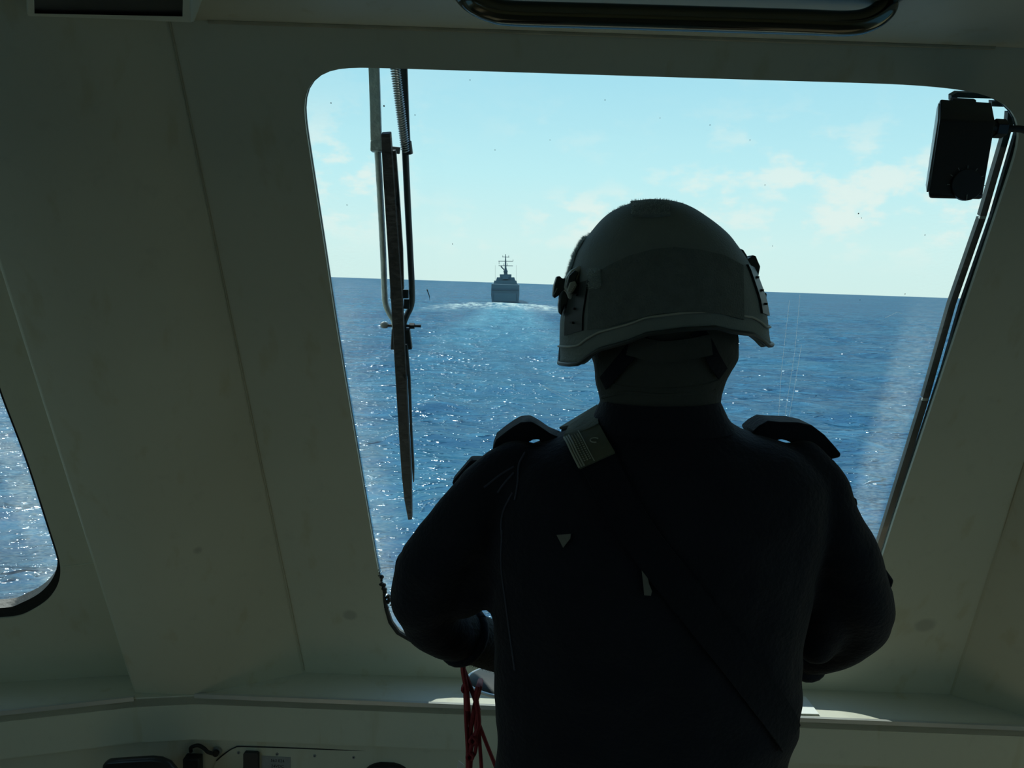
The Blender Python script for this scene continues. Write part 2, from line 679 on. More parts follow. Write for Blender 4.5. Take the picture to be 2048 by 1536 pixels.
def cutline(px, y0, y1):
    out = []
    P = [Vector(p) for p in px]

    def x_at(y):
        for a, b in zip(P, P[1:]):
            if a.y <= y <= b.y:
                return a.x + (b.x - a.x) * (y - a.y) / (b.y - a.y)
        return P[-1].x if y > P[-1].y else P[0].x
    ys = [y0] + [p.y for p in P if y0 < p.y < y1] + [y1]
    return [(x_at(y), y) for y in ys]


for y0, y1 in ((225, 433), (437, 797), (801, 1205)):
    strip(cutline(strip_px, y0, y1), 13, 0.016, 0.028).build('outer_strip', M_seal2, win1, smooth=False)
for y in (435, 799):
    strip(cutline(strip_px, y - 2.5, y + 2.5), 13, 0.0155, 0.020).build('strip_joint', M_trim, win1, smooth=False)
sp2 = [(x + 21, y) for x, y in strip_px]
strip(cutline(sp2, 260, 1205), 9, 0.009, 0.018).build('inner_strip', M_black, win1, smooth=False)


def hstrip(px, wpx, d0, d1):
    a = [PW.px(x, y - wpx / 2, d0) for x, y in px]
    b = [PW.px(x, y + wpx / 2, d0) for x, y in px]
    e = PW.n * (d1 - d0)
    return MB().loft([[p, q, q + e, p + e] for p, q in zip(a, b)])


hstrip([(1903, 197), (1915, 190), (1990, 192), (2008, 204), (2026, 222)], 11, 0.016, 0.028).build('outer_strip', M_seal2, win1, smooth=False)
hstrip([(1984, 208), (2012, 209), (2024, 218)], 10, 0.016, 0.028).build('outer_strip', M_seal2, win1, smooth=False)

# scratches and specks on the pane
M_scr = fuzzm('glass_scratch', (0.95, 0.97, 0.95))
for pts in ([(1600, 590), (1590, 700), (1566, 858)], [(1579, 600), (1563, 740), (1556, 850)], [(1603, 690), (1588, 780), (1574, 858)],
            [(1085, 772), (1115, 785), (1165, 803)], [(1080, 768), (1105, 784), (1150, 806)], [(1770, 636), (1795, 624), (1805, 628)]):
    MB().tube([PW.px(x, y, 0.0045) for x, y in pts], 0.00022, 4).build('scratch', M_scr, win1)
sp = MB()
for x, y, r in [(768, 212, 2.2), (940, 160, 1.3), (1420, 250, 1.3), (1717, 427, 2.0), (1723, 436, 1.2), (1530, 370, 1.3), (1545, 492, 1.2),
                (1580, 700, 1.3), (1632, 792, 2.0), (1990, 655, 2.0), (1810, 588, 1.5), (870, 791, 2.0), (830, 230, 1.3), (905, 488, 1.5),
                (694, 410, 1.3), (662, 206, 1.6), (780, 1114, 2.2), (1320, 236, 1.0), (990, 300, 1.2), (1720, 600, 1.3), (1850, 470, 1.4),
                (1500, 280, 1.2), (1210, 200, 1.2), (1100, 280, 1.0)]:
    c = PW.px(x, y, 0.004)
    q = r * 0.00062
    sp.add([c + (PW.u * cos(a) + PW.w * sin(a) * 1.2) * q for a in (k * pi / 4 for k in range(8))], [tuple(range(8))])
o = sp.build('dirt_specks', M_ink, win1)
o['kind'] = 'stuff'
MB().tube([PW.px(x, y, 0.004) for x, y in ((854, 579), (858, 590), (860, 602))], [0.0012, 0.0009, 0.0002], 5).build('dirt_mark', M_ink, win1)
# ragged sealant at the lower left corner
cr = MB()
for k in range(26):
    y = 1140 + 75 * (k / 25.0) ** 0.8
    x = 754 + (y - 1130) * 0.205
    cr.ball(PW.px(x + random.uniform(-1, 4 + 10 * (k / 25.0)), y, 0.003), random.uniform(0.002, 0.0065), 7)
cr.build('sealant', M_black, win1)
MB().tube([PW.px(x, y, 0.0035) for x, y in ((752, 1130), (764, 1178), (773, 1217), (781, 1243), (796, 1264), (822, 1279), (858, 1286), (905, 1288))], [0.001, 0.003, 0.006, 0.007, 0.007, 0.007, 0.007, 0.006], 8).build('corner_seal', M_black, win1)

# --- pillar to the left of the window
PF = Plane(atZ(390, 1390, ZL), (0, 1, TR), (1, 0, 0))   # plane of the pillar's inner face
E2b, E1b = PF.px(390, 1390), PF.px(270, 1395)
E2t, E1t = PF.z_at(PF.px(70, 200), 2.24), PF.z_at(PF.px(0, 480), 2.24)
E3B, E3T = PW.z_at(E3b, 0.57), E3t
def down(pl, p):
    return pl.z_at(p, 0.57)
def prism2(bottom, top):
    return MB().loft([bottom, top])
back = Vector((0, 0.13, 0.05))
bot = [E3B + back, E3B, down(PF, E2b), down(PF, E1b), down(PF, E1b) + Vector((-0.07, 0.17, 0)), E3B + back + Vector((-0.3, 0, 0))]
top = [E3T + back, E3T, E2t, E1t, E1t + Vector((-0.07, 0.17, 0)), E3T + back + Vector((-0.3, 0, 0))]
struct(prism2(bot, top).build('trim_1', M_wall, smooth=False, bevel=0.007), 'boxed cream pillar between the two windows')

# --- pillar to the right of the window
R4b, R4t = PW.z_at(E4d, 0.57), E4t
d45 = Vector((0.23, -0.16, 0))
R5b, R5t = R4b + d45, R4t + d45
R6 = Vector((0.17, 0.0, 0))
bot = [R4b + back, R4b, R5b, R5b + R6, R5b + R6 + Vector((0.07, 0.17, 0)), R4b + back + Vector((0.3, 0, 0))]
top = [R4t + back, R4t, R5t, R5t + R6, R5t + R6 + Vector((0.07, 0.17, 0)), R4t + back + Vector((0.3, 0, 0))]
struct(prism2(bot, top).build('trim_2', M_wall, smooth=False, bevel=0.010), 'boxed cream pillar to the right of the front window')

# dirty sealant beads in the folds on both sides of the big window, and a welt on the wall face
M_bead = pbr('dirty_bead', (0.47, 0.43, 0.31), 0.7, var=0.35, scale=20)
for nm, a_, b_, r_ in (('trim_12', PW.z_at(E3b, 0.63), E3t, 0.0012), ('trim_13', PW.z_at(E4d, 0.63), E4t, 0.0012)):
    struct(MB().tube([a_.lerp(b_, k / 12) + Vector((random.uniform(-.0008, .0008), -0.0006, 0)) for k in range(13)], r_, 8).build(nm, M_bead), 'dirty sealant bead in the fold beside the window wall')
# dirty band across the top of the wall under the ceiling
struct(MB().tube([PW.z_at(W(x, 60), ZC - 0.001) + Vector((0, -0.001, 0)) for x in (420, 800, 1200, 1600, 2000)], 0.004, 8).build('trim_14', M_bead), 'dirty sealant bead under the ceiling edge')

# --- left front wall with its own window
L1, L0 = atZ(260, 1350, ZL), atZ(0, 1365, ZL)
ud = (L1 - L0).normalized()
nh = Vector((-ud.y, ud.x, 0)).normalized()
PL = Plane(L1, (nh + Vector((0, 0, TR))), ud)
lw_px = [(0, 775), (30, 853), (60, 935), (88, 1022), (108, 1085), (119, 1118), (122, 1150), (112, 1180), (88, 1208), (45, 1229), (0, 1237)]
lw2 = [Vector(PL.to2(PL.px(*p))) for p in lw_px]
# the part beyond the frame continues as a mirrored rounded window
ymin = min(p.y for p in lw2)
xr = max(p.x for p in lw2)
right_dir = (lw2[0] - lw2[4])
top_y = PL.to2(PL.z_at(PL.p0, 2.02))[1]
k = (top_y - lw2[4].y) / right_dir.y
ptop = lw2[4] + right_dir * k
wdt = 0.85
loop = ([ptop + Vector((-0.16, 0.0)), ptop + Vector((-0.08, -0.015)), ptop + Vector((-0.025, -0.06)), ptop + right_dir.normalized() * -0.16] + lw2 +
        [Vector((xr - wdt + 0.12, ymin)), Vector((xr - wdt + 0.03, ymin + 0.03)), Vector((xr - wdt, ymin + 0.12)),
         Vector((xr - wdt - 0.08, top_y - 0.14)), Vector((xr - wdt - 0.06, top_y - 0.03)), Vector((xr - wdt + 0.05, top_y))])
lw = resample(loop)
lo = [PL.to2(PL.z_at(L1 + ud * 0.02, 0.45)), PL.to2(PL.z_at(L1 + ud * 0.02, 2.24)),
      PL.to2(PL.z_at(L1 - ud * 1.25, 2.24)), PL.to2(PL.z_at(L1 - ud * 1.25, 0.45))]
struct(plate_with_hole(PL, lo, lw, 0.05).build('wall_front_left', M_wall, smooth=False), 'cream front wall left of the pillar around the second window')
win2 = window('window_2', PL, 'second front window at the left edge with a thick black rubber seal')
pane(PL, lw, 0.035, win2, M_glass3)
# seal: thin along the side, thick round the lower corner
inn = []
for p in lw:
    t_ = max(0.0, min(1.0, (p.y - ymin - 0.02) / 0.16))
    inn.append(0.026 * (1 - t_) + 0.006)
n_ = len(lw)
cc = sum(lw, Vector((0, 0))) / n_
inl = []
for i in range(n_):
    tt = (lw[(i + 1) % n_] - lw[i - 1]).normalized()
    nn = Vector((-tt.y, tt.x))
    if nn.dot(cc - lw[i]) < 0:
        nn = -nn
    inl.append(lw[i] + nn * inn[i])
band(PL, offset_loop(lw, -0.002), inl, 0.004, 0.033).build('seal', M_black, win2, smooth=False)
seam = MB()
a = [PL.px(x, y, -0.0015) for x, y in ((122, 1134), (160, 1130), (192, 1125))]
seam.tube(a, 0.0015, 6)
struct(seam.build('trim_3', M_wall, smooth=True), 'short weld seam on the wall beside the left window')

# --- ledge under the windows, with apron below
fy = atZ(390, 1390, ZL)
fr = atZ(1895, 1449, ZL)
lf0, lf1 = atZ(0, 1425, ZL), atZ(268, 1396, ZL)
ldir = (lf0 - lf1).normalized()
lfar = lf1 + ldir * 1.15
rfar = fr + (fr - fy).normalized() * 1.02
front = [lfar, lf1, fy, fr, rfar]
backp = [lfar + Vector((0, 0.45, 0)), lf1 + Vector((0.0, 0.38, 0)), fy + Vector((0, 0.35, 0)), fr + Vector((0, 0.35, 0)), rfar + Vector((0, 0.35, 0))]
vs = [p + Vector((0, 0, 0)) for p in front] + [p for p in backp]
vs += [p - Vector((0, 0, 0.025)) for p in vs]
fs = []
for i in range(4):
    fs += [(i, i + 1, 6 + i, 5 + i), (10 + i, 15 + i, 16 + i, 11 + i), (i, 10 + i, 11 + i, i + 1), (5 + i, 6 + i, 16 + i, 15 + i)]
fs += [(0, 5, 15, 10), (4, 14, 19, 9)]
struct(MB().add(vs, fs).build('trim_4', M_ledge, smooth=False), 'cream ledge under the front windows')
# metal lip along the front edge of the ledge
def lip(a, b, name):
    d = (b - a).normalized()
    q = Vector((d.y, -d.x, 0))
    if q.y > 0:
        q = -q
    mm = MB()
    prof = [(0.004, 0.002), (0.004, 0.005), (-0.005, 0.005), (-0.005, -0.006), (-0.001, -0.006), (-0.001, 0.002)]
    rings = [[p + (-q) * x + Vector((0, 0, z)) for x, z in prof] for p in (a, b)]
    return mm.loft(rings).build(name, M_trim, smooth=False)
struct(lip(fy, rfar, 'trim_5'), 'metal lip along the ledge under the big window')
struct(lip(lfar, lf1, 'trim_6'), 'metal lip along the left ledge')
# apron: vertical fascia below the ledge
za = atY(700, 1489, fy.y).z
def fascia(pts, z0, z1, th, name, label):
    mm = MB()
    rings = []
    n = len(pts)
    vs = [Vector((p.x, p.y, z1)) for p in pts] + [Vector((p.x, p.y, z0)) for p in pts]
    vs += [v + Vector((0, th, 0)) for v in vs]
    fs = []
    for i in range(n - 1):
        fs += [(i, n + i, n + i + 1, i + 1), (2 * n + i, 2 * n + i + 1, 3 * n + i + 1, 3 * n + i),
               (i, i + 1, 2 * n + i + 1, 2 * n + i), (n + i, 3 * n + i, 3 * n + i + 1, n + i + 1)]
    fs += [(0, 2 * n, 3 * n, n), (n - 1, 2 * n - 1, 4 * n - 1, 3 * n - 1)]
    return struct(mm.add(vs, fs).build(name, M_wall, smooth=False), label)
fpts = [lfar, lf1, fy, fr, rfar]
fascia(fpts, za, ZL - 0.003, 0.03, 'trim_7', 'cream fascia below the ledge')
rec = [p + Vector((0, 0.028, 0)) for p in fpts]
fascia(rec, 0.0, za + 0.004, 0.03, 'trim_8', 'recessed cream console front below the fascia')
for x, y in ((587, 1432), (606, 1443)):
    c = atY(x, y, fy.y - 0.0005)
    struct(MB().tube([c + Vector((0, 0.002, 0)), c + Vector((0, -0.001, 0))], 0.0019, 10).build('trim_9' if x < 600 else 'trim_10', M_ink), 'small black screw hole in the fascia')
q = [atY(x, y, fy.y - 0.002) for x, y in ((1830, 1481), (1903, 1484), (1902, 1506), (1829, 1503))]
struct(MB().prism(q, (0, 0.002, 0)).build('trim_11', paint('worn_plate', (0.42, 0.41, 0.33)), smooth=False), 'faint worn rectangle on the fascia at the right')

# --- remaining room shell
YB = -2.3
def slab(name, c, s, mat, label):
    return struct(MB().box(c, s).build(name, mat, smooth=False), label)
slab('floor', (0, 0.1, -0.03), (5.2, 5.2, 0.06), M_floor, 'dark deck floor of the wheelhouse')
CF = W(1000, 30).y
slab('ceiling', (0.1, (1.49 + YB) / 2 - 0.05, ZC + 0.03), (4.9, 1.49 - YB + 0.1, 0.06), M_ceil, 'cream painted ceiling of the wheelhouse')
def wall_x(name, x, y0, y1, wy0, wy1, wz0, wz1, th, label):
    pl = Plane((x, 0, 0), (1 if x > 0 else -1, 0, 0), (0, 1, 0))
    outer = [pl.to2(Vector((x, a, b))) for a, b in ((y0, 0), (y1, 0), (y1, 2.2), (y0, 2.2))]
    inner = resample(rounded([pl.to2(Vector((x, a, b))) for a, b in ((wy0, wz0), (wy1, wz0), (wy1, wz1), (wy0, wz1))], 0.1), 80)
    struct(plate_with_hole(pl, outer, inner, th).build(name, M_wall, smooth=False), label)
    return pl, inner
pl, inn_ = wall_x('wall_left', -2.05, YB, 2.1, -1.5, 0.8, 0.90, 1.92, 0.05, 'cream side wall on the left of the wheelhouse')
w3 = window('added_window_3', pl, 'unseen side window added in the left wall to light the cabin')  # out-of-view opening added for daylight, sized by its effect in the cabin
pane(pl, inn_, 0.025, w3, M_glass2)
pl, inn_ = wall_x('wall_right', 2.15, YB, 2.3, -1.5, 1.0, 0.90, 1.92, 0.05, 'cream side wall on the right of the wheelhouse')
w4 = window('added_window_4', pl, 'unseen side window added in the right wall for cool sky light')  # added opening out of view, enlarged to bring in bluish sky light
pane(pl, inn_, 0.025, w4, M_glass2)
pb = Plane((0, YB, 0), (0, -1, 0), (1, 0, 0))
outer = [pb.to2(Vector((x, YB, z))) for x, z in ((-2.2, 0), (2.3, 0), (2.3, 2.2), (-2.2, 2.2))]
inner = resample(rounded([pb.to2(Vector((x, YB, z))) for x, z in ((-1.3, 1.3), (-0.9, 1.3), (-0.9, 1.7), (-1.3, 1.7))], 0.1), 80)
struct(plate_with_hole(pb, outer, inner, 0.05).build('wall_back', M_aft, smooth=False), 'unseen back wall of the wheelhouse, tan for warm bounce light')
w5 = window('added_window_5', pb, 'unseen small window added in the back wall to light the cabin')  # added opening behind the camera, kept small to limit light from aft
pane(pb, inner, 0.025, w5, M_glass2)
# right front wall, beyond the right pillar
rb = R5b + R6 + Vector((0.02, 0.12, 0))
u2 = Vector((0.97, -0.22, 0)).normalized()
PR = Plane(rb, Vector((0.22, 0.97, TR)), u2)
q = [PR.to2(PR.z_at(rb + u2 * a, z)) for a, z in ((-0.1, 0.45), (1.0, 0.45), (1.0, 2.24), (-0.1, 2.24))]
hole = resample(rounded([PR.to2(PR.z_at(rb + u2 * a, z)) for a, z in ((0.10, 0.80), (0.78, 0.80), (0.88, 2.0), (0.05, 2.0))], 0.09))
struct(plate_with_hole(PR, q, hole, 0.014).build('wall_front_right', M_wall, smooth=False), 'cream front wall right of the right pillar')
w6 = window('window_6', PR, 'front window beyond the right pillar')
pane(PR, hole, 0.006, w6, M_glass2)

# ------------------------------------------------------------------ sea (displaced polar grid) and wake
SEA_Z = CAM.z - 9.0
def make_sea():
    radii = 12.0 * (7500.0 / 12.0) ** (np.linspace(0, 1, 760))
    radii = np.concatenate([[0.5, 4.0, 8.0], radii])
    ang = np.concatenate([np.linspace(-62, 62, 620), np.linspace(62, 298, 48)[1:-1]])
    ang = np.radians(ang)
    nr, na = len(radii), len(ang)
    R, A = np.meshgrid(radii, ang, indexing='ij')
    X, Y = R * np.sin(A), R * np.cos(A)
    step = np.gradient(radii)[:, None] * np.ones((1, na))
    astep = np.abs(np.gradient(ang))[None, :] * R
    st = np.maximum(step, astep * 0.6)
    Z = np.zeros_like(X)
    DX, DY = np.zeros_like(X), np.zeros_like(X)
    for i in range(64):
        lam = 0.45 * (16 / 0.45) ** rng.random()
        th = radians(20) + rng.normal() * 0.62
        kx, ky = sin(th) * 2 * pi / lam, cos(th) * 2 * pi / lam
        amp = 0.0056 * lam ** 0.90 * rng.uniform(0.6, 1.3)
        fade = np.clip((lam / st - 2.2) / 2.5, 0, 1)
        ph = X * kx + Y * ky + rng.uniform(0, 2 * pi)
        Z += amp * fade * np.sin(ph)
        DX += -amp * 0.8 * fade * np.cos(ph) * sin(th)
        DY += -amp * 0.8 * fade * np.cos(ph) * cos(th)
    # stern wave hump of the ship ahead
    e = np.exp(-(((X + 3) / 20) ** 2 + ((Y - 318) / 16) ** 2))
    Z += 0.7 * e
    V = np.stack([X - DX * 0.5, Y - DY * 0.5, Z + SEA_Z], -1).reshape(-1, 3)
    idx = np.arange(nr * na).reshape(nr, na)
    a, b = idx[:-1, :], idx[1:, :]
    a2, b2 = np.roll(a, -1, 1), np.roll(b, -1, 1)
    quads = np.stack([a, b, b2, a2], -1).reshape(-1, 4)
    me = bpy.data.meshes.new('sea')
    me.vertices.add(len(V))
    me.vertices.foreach_set('co', V.astype(np.float32).ravel())
    me.loops.add(quads.size)
    me.polygons.add(len(quads))
    me.loops.foreach_set('vertex_index', quads.astype(np.int32).ravel())
    me.polygons.foreach_set('loop_start', (np.arange(len(quads)) * 4).astype(np.int32))
    me.polygons.foreach_set('loop_total', np.full(len(quads), 4, np.int32))
    me.update(calc_edges=True)
    me.polygons.foreach_set('use_smooth', np.ones(len(quads), bool))
    return me


M_sea = bpy.data.materials.new('sea_water')
M_sea.use_nodes = True
t = NT(M_sea.node_tree)
pos = t.n('ShaderNodeNewGeometry').outputs['Position']
sp_ = t.n('ShaderNodeSeparateXYZ', ins={0: pos})
X, Y = sp_.outputs[0], sp_.outputs[1]
mpv = t.n('ShaderNodeMapping', ins={0: pos, 3: (0.45, 1.0, 1.0)}).outputs[0]
nA = t.n('ShaderNodeTexNoise', ins={'Vector': mpv, 'Scale': 0.055, 'Detail': 6.0, 'Roughness': 0.6})
nB = t.n('ShaderNodeTexNoise', ins={'Vector': mpv, 'Scale': 0.9, 'Detail': 5.0, 'Roughness': 0.65})
water = t.mix(t.smooth(nA.outputs[0], 0.3, 0.7), (0.004, 0.042, 0.096), (0.013, 0.082, 0.140))
water = t.mix(t.smooth(nB.outputs[0], 0.46, 0.70, 0.0, 0.65), water, (0.035, 0.175, 0.29))
# wake: aerated pale water trailing behind the ship, foam near its stern
wk = t.math('DIVIDE', t.math('ABSOLUTE', t.math('ADD', X, 2.0)), t.math('ADD', 7.0, t.math('MULTIPLY', t.math('SUBTRACT', 340.0, Y), 0.020)))
wk = t.math('MULTIPLY', t.smooth(wk, 0.45, 1.3, 1.0, 0.0), t.math('MULTIPLY', t.smooth(Y, 40.0, 230.0, 0.15, 1.0), t.smooth(Y, 345.0, 352.0, 1.0, 0.0)))
wn = t.n('ShaderNodeTexNoise', ins={'Vector': t.n('ShaderNodeMapping', ins={0: pos, 3: (0.30, 0.10, 1)}).outputs[0], 'Scale': 1.4, 'Detail': 6.0, 'Roughness': 0.65})
water = t.mix(t.math('MULTIPLY', wk, t.smooth(wn.outputs[0], 0.3, 0.7, 0.25, 0.75)), water, (0.10, 0.30, 0.38))
ex = t.math('POWER', t.math('DIVIDE', t.math('ADD', X, 2.0), 24.0), 2.0)
# foam crest: a shallow arc opening towards us
arc = t.math('SUBTRACT', t.math('SUBTRACT', 330.0, t.math('MULTIPLY', ex, 34.0)), Y)
fm = t.math('MULTIPLY', t.smooth(arc, -12.0, 8.0), t.smooth(arc, 18.0, 85.0, 1.0, 0.0))
fm = t.math('MULTIPLY', fm, t.smooth(ex, 0.55, 1.5, 1.0, 0.0))
fn = t.n('ShaderNodeTexNoise', ins={'Vector': t.n('ShaderNodeMapping', ins={0: pos, 3: (0.32, 0.07, 1)}).outputs[0], 'Scale': 1.0, 'Detail': 8.0, 'Roughness': 0.7})
foam = t.math('MULTIPLY', fm, t.smooth(fn.outputs[0], 0.34, 0.72), clamp=True)
# scattered whitecaps
wc = t.n('ShaderNodeTexNoise', ins={'Vector': t.n('ShaderNodeMapping', ins={0: pos, 3: (0.35, 1.0, 1)}).outputs[0], 'Scale': 0.42, 'Detail': 8.0, 'Roughness': 0.62})
foam = t.math('MAXIMUM', foam, t.smooth(wc.outputs[0], 0.735, 0.79, 0.0, 0.75))
colr = t.mix(foam, water, (0.60, 0.68, 0.62))
mpw = t.n('ShaderNodeMapping', ins={0: pos, 3: (0.6, 1.0, 1.0)}).outputs[0]
rp1 = t.n('ShaderNodeTexNoise', ins={'Vector': mpw, 'Scale': 3.2, 'Detail': 2.0, 'Roughness': 0.6})
rp2 = t.n('ShaderNodeTexNoise', ins={'Vector': mpw, 'Scale': 0.9, 'Detail': 2.0, 'Roughness': 0.6})
# sparse steep ripples on a gently ruffled surface
h1 = t.math('ADD', t.math('MULTIPLY', t.smooth(rp1.outputs[0], 0.565, 0.785), 0.092), t.math('MULTIPLY', rp1.outputs[0], 0.05))
h2 = t.math('ADD', t.math('MULTIPLY', t.smooth(rp2.outputs[0], 0.565, 0.785), 0.31), t.math('MULTIPLY', rp2.outputs[0], 0.12))
bmp = t.n('ShaderNodeBump', ins={'Strength': 1.0, 'Distance': 1.0, 'Height': t.math('ADD', h1, h2)})
df = t.n('ShaderNodeBsdfDiffuse', ins={0: colr, 'Normal': bmp.outputs[0]})
gs = t.n('ShaderNodeBsdfGlossy', ins={0: (0.75, 0.88, 1.0, 1), 1: 0.15, 'Normal': bmp.outputs[0]})
fr_ = t.n('ShaderNodeFresnel', ins={0: 1.33, 'Normal': bmp.outputs[0]})
fac = t.math('MULTIPLY', t.math('MINIMUM', fr_.outputs[0], 0.20), t.math('SUBTRACT', 1.0, foam))
mx = t.n('ShaderNodeMixShader', ins={0: fac, 1: df.outputs[0], 2: gs.outputs[0]})
t.n('ShaderNodeOutputMaterial', ins={0: mx.outputs[0]})
sea = link('sea', make_sea(), M_sea, angle=180)
struct(sea, 'blue open sea with small waves and sun glitter reaching to the horizon')

# ------------------------------------------------------------------ ship ahead, seen from astern
DS = 342.0
ship = thing('warship', Vector((atY(1010, 610, DS).x, DS + 40, SEA_Z)), 'grey naval ship far ahead on the horizon seen from astern above its white wake', 'ship')
M_hull = pbr('ship_hazy_grey', (0.075, 0.135, 0.165), 0.6, var=0.06, scale=0.3)  # bluish ship greys carry the distance haze in their colour
M_hull2 = pbr('ship_hazy_upper', (0.085, 0.15, 0.18), 0.6, var=0.06, scale=0.3)
M_mast = pbr('ship_mast', (0.06, 0.10, 0.12), 0.6)
M_dark = pbr('ship_dark', (0.05, 0.09, 0.12), 0.6)
def spx(x, y, d=0.0):
    return atY(x, y, DS + d)
def scl(p, k):
    c = ship.location
    return Vector((c.x + (p.x - c.x) * k, p.y, p.z))
hull = [spx(*p) for p in ((983, 568), (982, 590), (985, 613), (1036, 613), (1038, 590), (1038, 570))]
def tf(ps, dy, k, dz=0.0):
    return [scl(p, k) + Vector((0, dy, dz)) for p in ps]
MB().loft([hull, tf(hull, 30, 1.06, 0.2), tf(hull, 60, 0.8, 0.6), tf(hull, 84, 0.05, 1.5)]).build('hull', M_hull, ship, smooth=False)
for (x0, y0, x1, y1, dx, d0, d1, nm, mt) in ((985, 561, 1035, 570, 2, 12, 50, 'deck_house', M_hull2),
                                             (989.5, 554, 1031, 562, 2.5, 18, 48, 'upper_deck_house', M_hull2),
                                             (997.5, 547.5, 1021.5, 555, -0.5, 26, 44, 'bridge', M_hull)):
    ps = [spx(x0, y1), spx(x0 + dx, y0), spx(x1 - dx, y0), spx(x1, y1)]
    MB().prism([p + Vector((0, d0, 0)) for p in ps], (0, d1 - d0, 0)).build(nm, mt, ship, smooth=False)
ps = [spx(*p) for p in ((988, 586), (988, 602), (1032, 603), (1032, 587))]
MB().prism([p + Vector((0, -0.3, 0)) for p in ps], (0, 0.6, 0)).build('stern_door', M_hull2, ship, smooth=False)
ps = [spx(*p) for p in ((984, 577.5), (984, 580), (1037, 581), (1037, 578.5))]
MB().prism([p + Vector((0, -0.4, 0)) for p in ps], (0, 1.0, 0)).build('deck_edge', M_dark, ship, smooth=False)
ps = [spx(*p) for p in ((1004, 558), (1004, 550), (1016, 550.5), (1016, 558))]
MB().prism([p + Vector((0, 15, 0)) for p in ps], (0, 6, 0)).build('funnel', M_hull2, ship, smooth=False)
def sp3(x, y, d=32):
    return spx(x, y) + Vector((0, d, 0))
MB().tube([sp3(1009.5, 549), sp3(1009.5, 540), sp3(1009.3, 533)], [0.95, 0.75, 0.45], 8).build('mast_base', M_mast, ship)
MB().tube([sp3(1009.3, 536), sp3(1009.3, 518), sp3(1009.4, 503)], [0.42, 0.30, 0.12], 8).build('mast', M_mast, ship)
for x0, x1, y in ((1002.5, 1017.5, 509.3), (993.5, 1025, 518.7), (994, 1025.5, 528.4)):
    MB().tube([sp3(x0, y - 0.3), sp3(x1, y + 0.3)], 0.13, 6).build('yard', M_mast, ship)
MB().ball(sp3(1009.3, 541), 1.0, 10).build('radar_dome', M_mast, ship)
MB().tube([sp3(999, 529.5), sp3(1003, 534), sp3(1006, 537)], [0.35, 0.28, 0.3], 6).build('radar_arm', M_mast, ship)
for x, y, y2 in ((995, 519, 525), (1025.5, 515, 519), (1003, 506, 510), (1016, 506, 510), (1005.5, 523, 528), (1013, 523, 528)):
    MB().tube([sp3(x, y), sp3(x, y2)], 0.10, 5).build('antenna', M_mast, ship)
for x in (986.5, 1032.5):
    MB().tube([sp3(x, 527), sp3(x, 560)], 0.035, 5).build('whip_antenna', M_mast, ship)

# ------------------------------------------------------------------ windscreen wiper outside the pane
DW = 0.085
wx = lambda x, y, d=DW: PW.px(x, y, d)
wip = thing('windscreen_wiper', wx(780, 500), 'parked windscreen wiper with two long arms outside the front window', 'wiper')
def flat(px, wl, d, th, name, mat, lab=None, par=wip):
    """bar through pixel centre line with pixel widths, thickness outwards"""
    ws = wl if hasattr(wl, '__len__') else [wl] * len(px)
    rings = []
    for i, (x, y) in enumerate(px):
        a, b = px[max(i - 1, 0)], px[min(i + 1, len(px) - 1)]
        tx, ty = b[0] - a[0], b[1] - a[1]
        L = hypot(tx, ty)
        nx, ny = -ty / L, tx / L
        p, q = wx(x - nx * ws[i] / 2, y - ny * ws[i] / 2, d), wx(x + nx * ws[i] / 2, y + ny * ws[i] / 2, d)
        e = PW.n * th
        rings.append([p, q, q + e, p + e])
    return MB().loft(rings).build(name, mat, par, smooth=False, bevel=0.0015, label=lab)
M_arm = pbr('wiper_arm_grey', (0.70, 0.78, 0.78), 0.5, var=0.3, scale=60, bump=0.4)
M_blueish = pbr('wiper_rail_blue_grey', (0.05, 0.075, 0.10), 0.5)
M_arm2 = pbr('wiper_arm_dark', (0.05, 0.06, 0.065), 0.5, var=0.3, scale=60)
flat([(745, 60), (747, 135), (750, 220), (752, 296)], [20, 21, 21, 22], DW, 0.012, 'arm_sleeve', M_arm, 'pale grey weathered sleeve of the left arm')
MB().box(wx(755, 293, DW + 0.004), (0.024, 0.02, 0.020)).build('sleeve_collar', M_arm, wip, bevel=0.002)
rodl = smooth_path([wx(*p) for p in ((755, 295), (761, 400), (766, 500), (769, 580), (771, 606), (778, 625), (788, 642), (790, 662))], 5)
MB().tube(rodl, 0.0064, 10).build('arm', M_arm, wip)
rodr = smooth_path([wx(*p) for p in ((810, 290), (815, 400), (820, 500), (824, 585), (822, 612), (814, 630), (808, 645), (806, 662))], 5)
MB().tube(rodr, 0.0064, 10).build('arm', M_arm2, wip)
flat([(800, 60), (801, 135), (806, 220), (812, 290)], [26, 26, 22, 16], DW + 0.014, 0.010, 'arm_channel', M_arm2)
# coil spring on the right arm
a, b = wx(781, 60, DW - 0.004), wx(811, 302, DW - 0.004)
ax = (b - a).normalized()
s1 = ax.orthogonal().normalized()
s2 = ax.cross(s1)
NC = 50
pts = []
for i in range(NC * 8 + 1):
    f = i / (NC * 8)
    r = 0.0088 - 0.0012 * f
    an = i * pi / 4
    pts.append(a.lerp(b, f) + (s1 * cos(an) + s2 * sin(an)) * r)
MB().tube(pts, 0.0012, 5).build('spring', M_steel, wip)
MB().tube([wx(815, 283, DW + 0.002), wx(817, 307, DW + 0.002)], [0.0075, 0.0085], 10).build('spring_anchor', M_darkmetal, wip)
flat([(782, 300), (800, 302)], 14, DW + 0.004, 0.004, 'cross_link', M_galv)
flat([(771, 268), (775, 330), (785, 480), (793, 600), (801, 745), (807, 860), (813, 955), (816, 1000), (820, 1040)], [19, 21, 22, 23, 22, 20, 19, 15, 8], DW - 0.028, 0.016, 'blade', M_black, 'black rubber wiper blade')
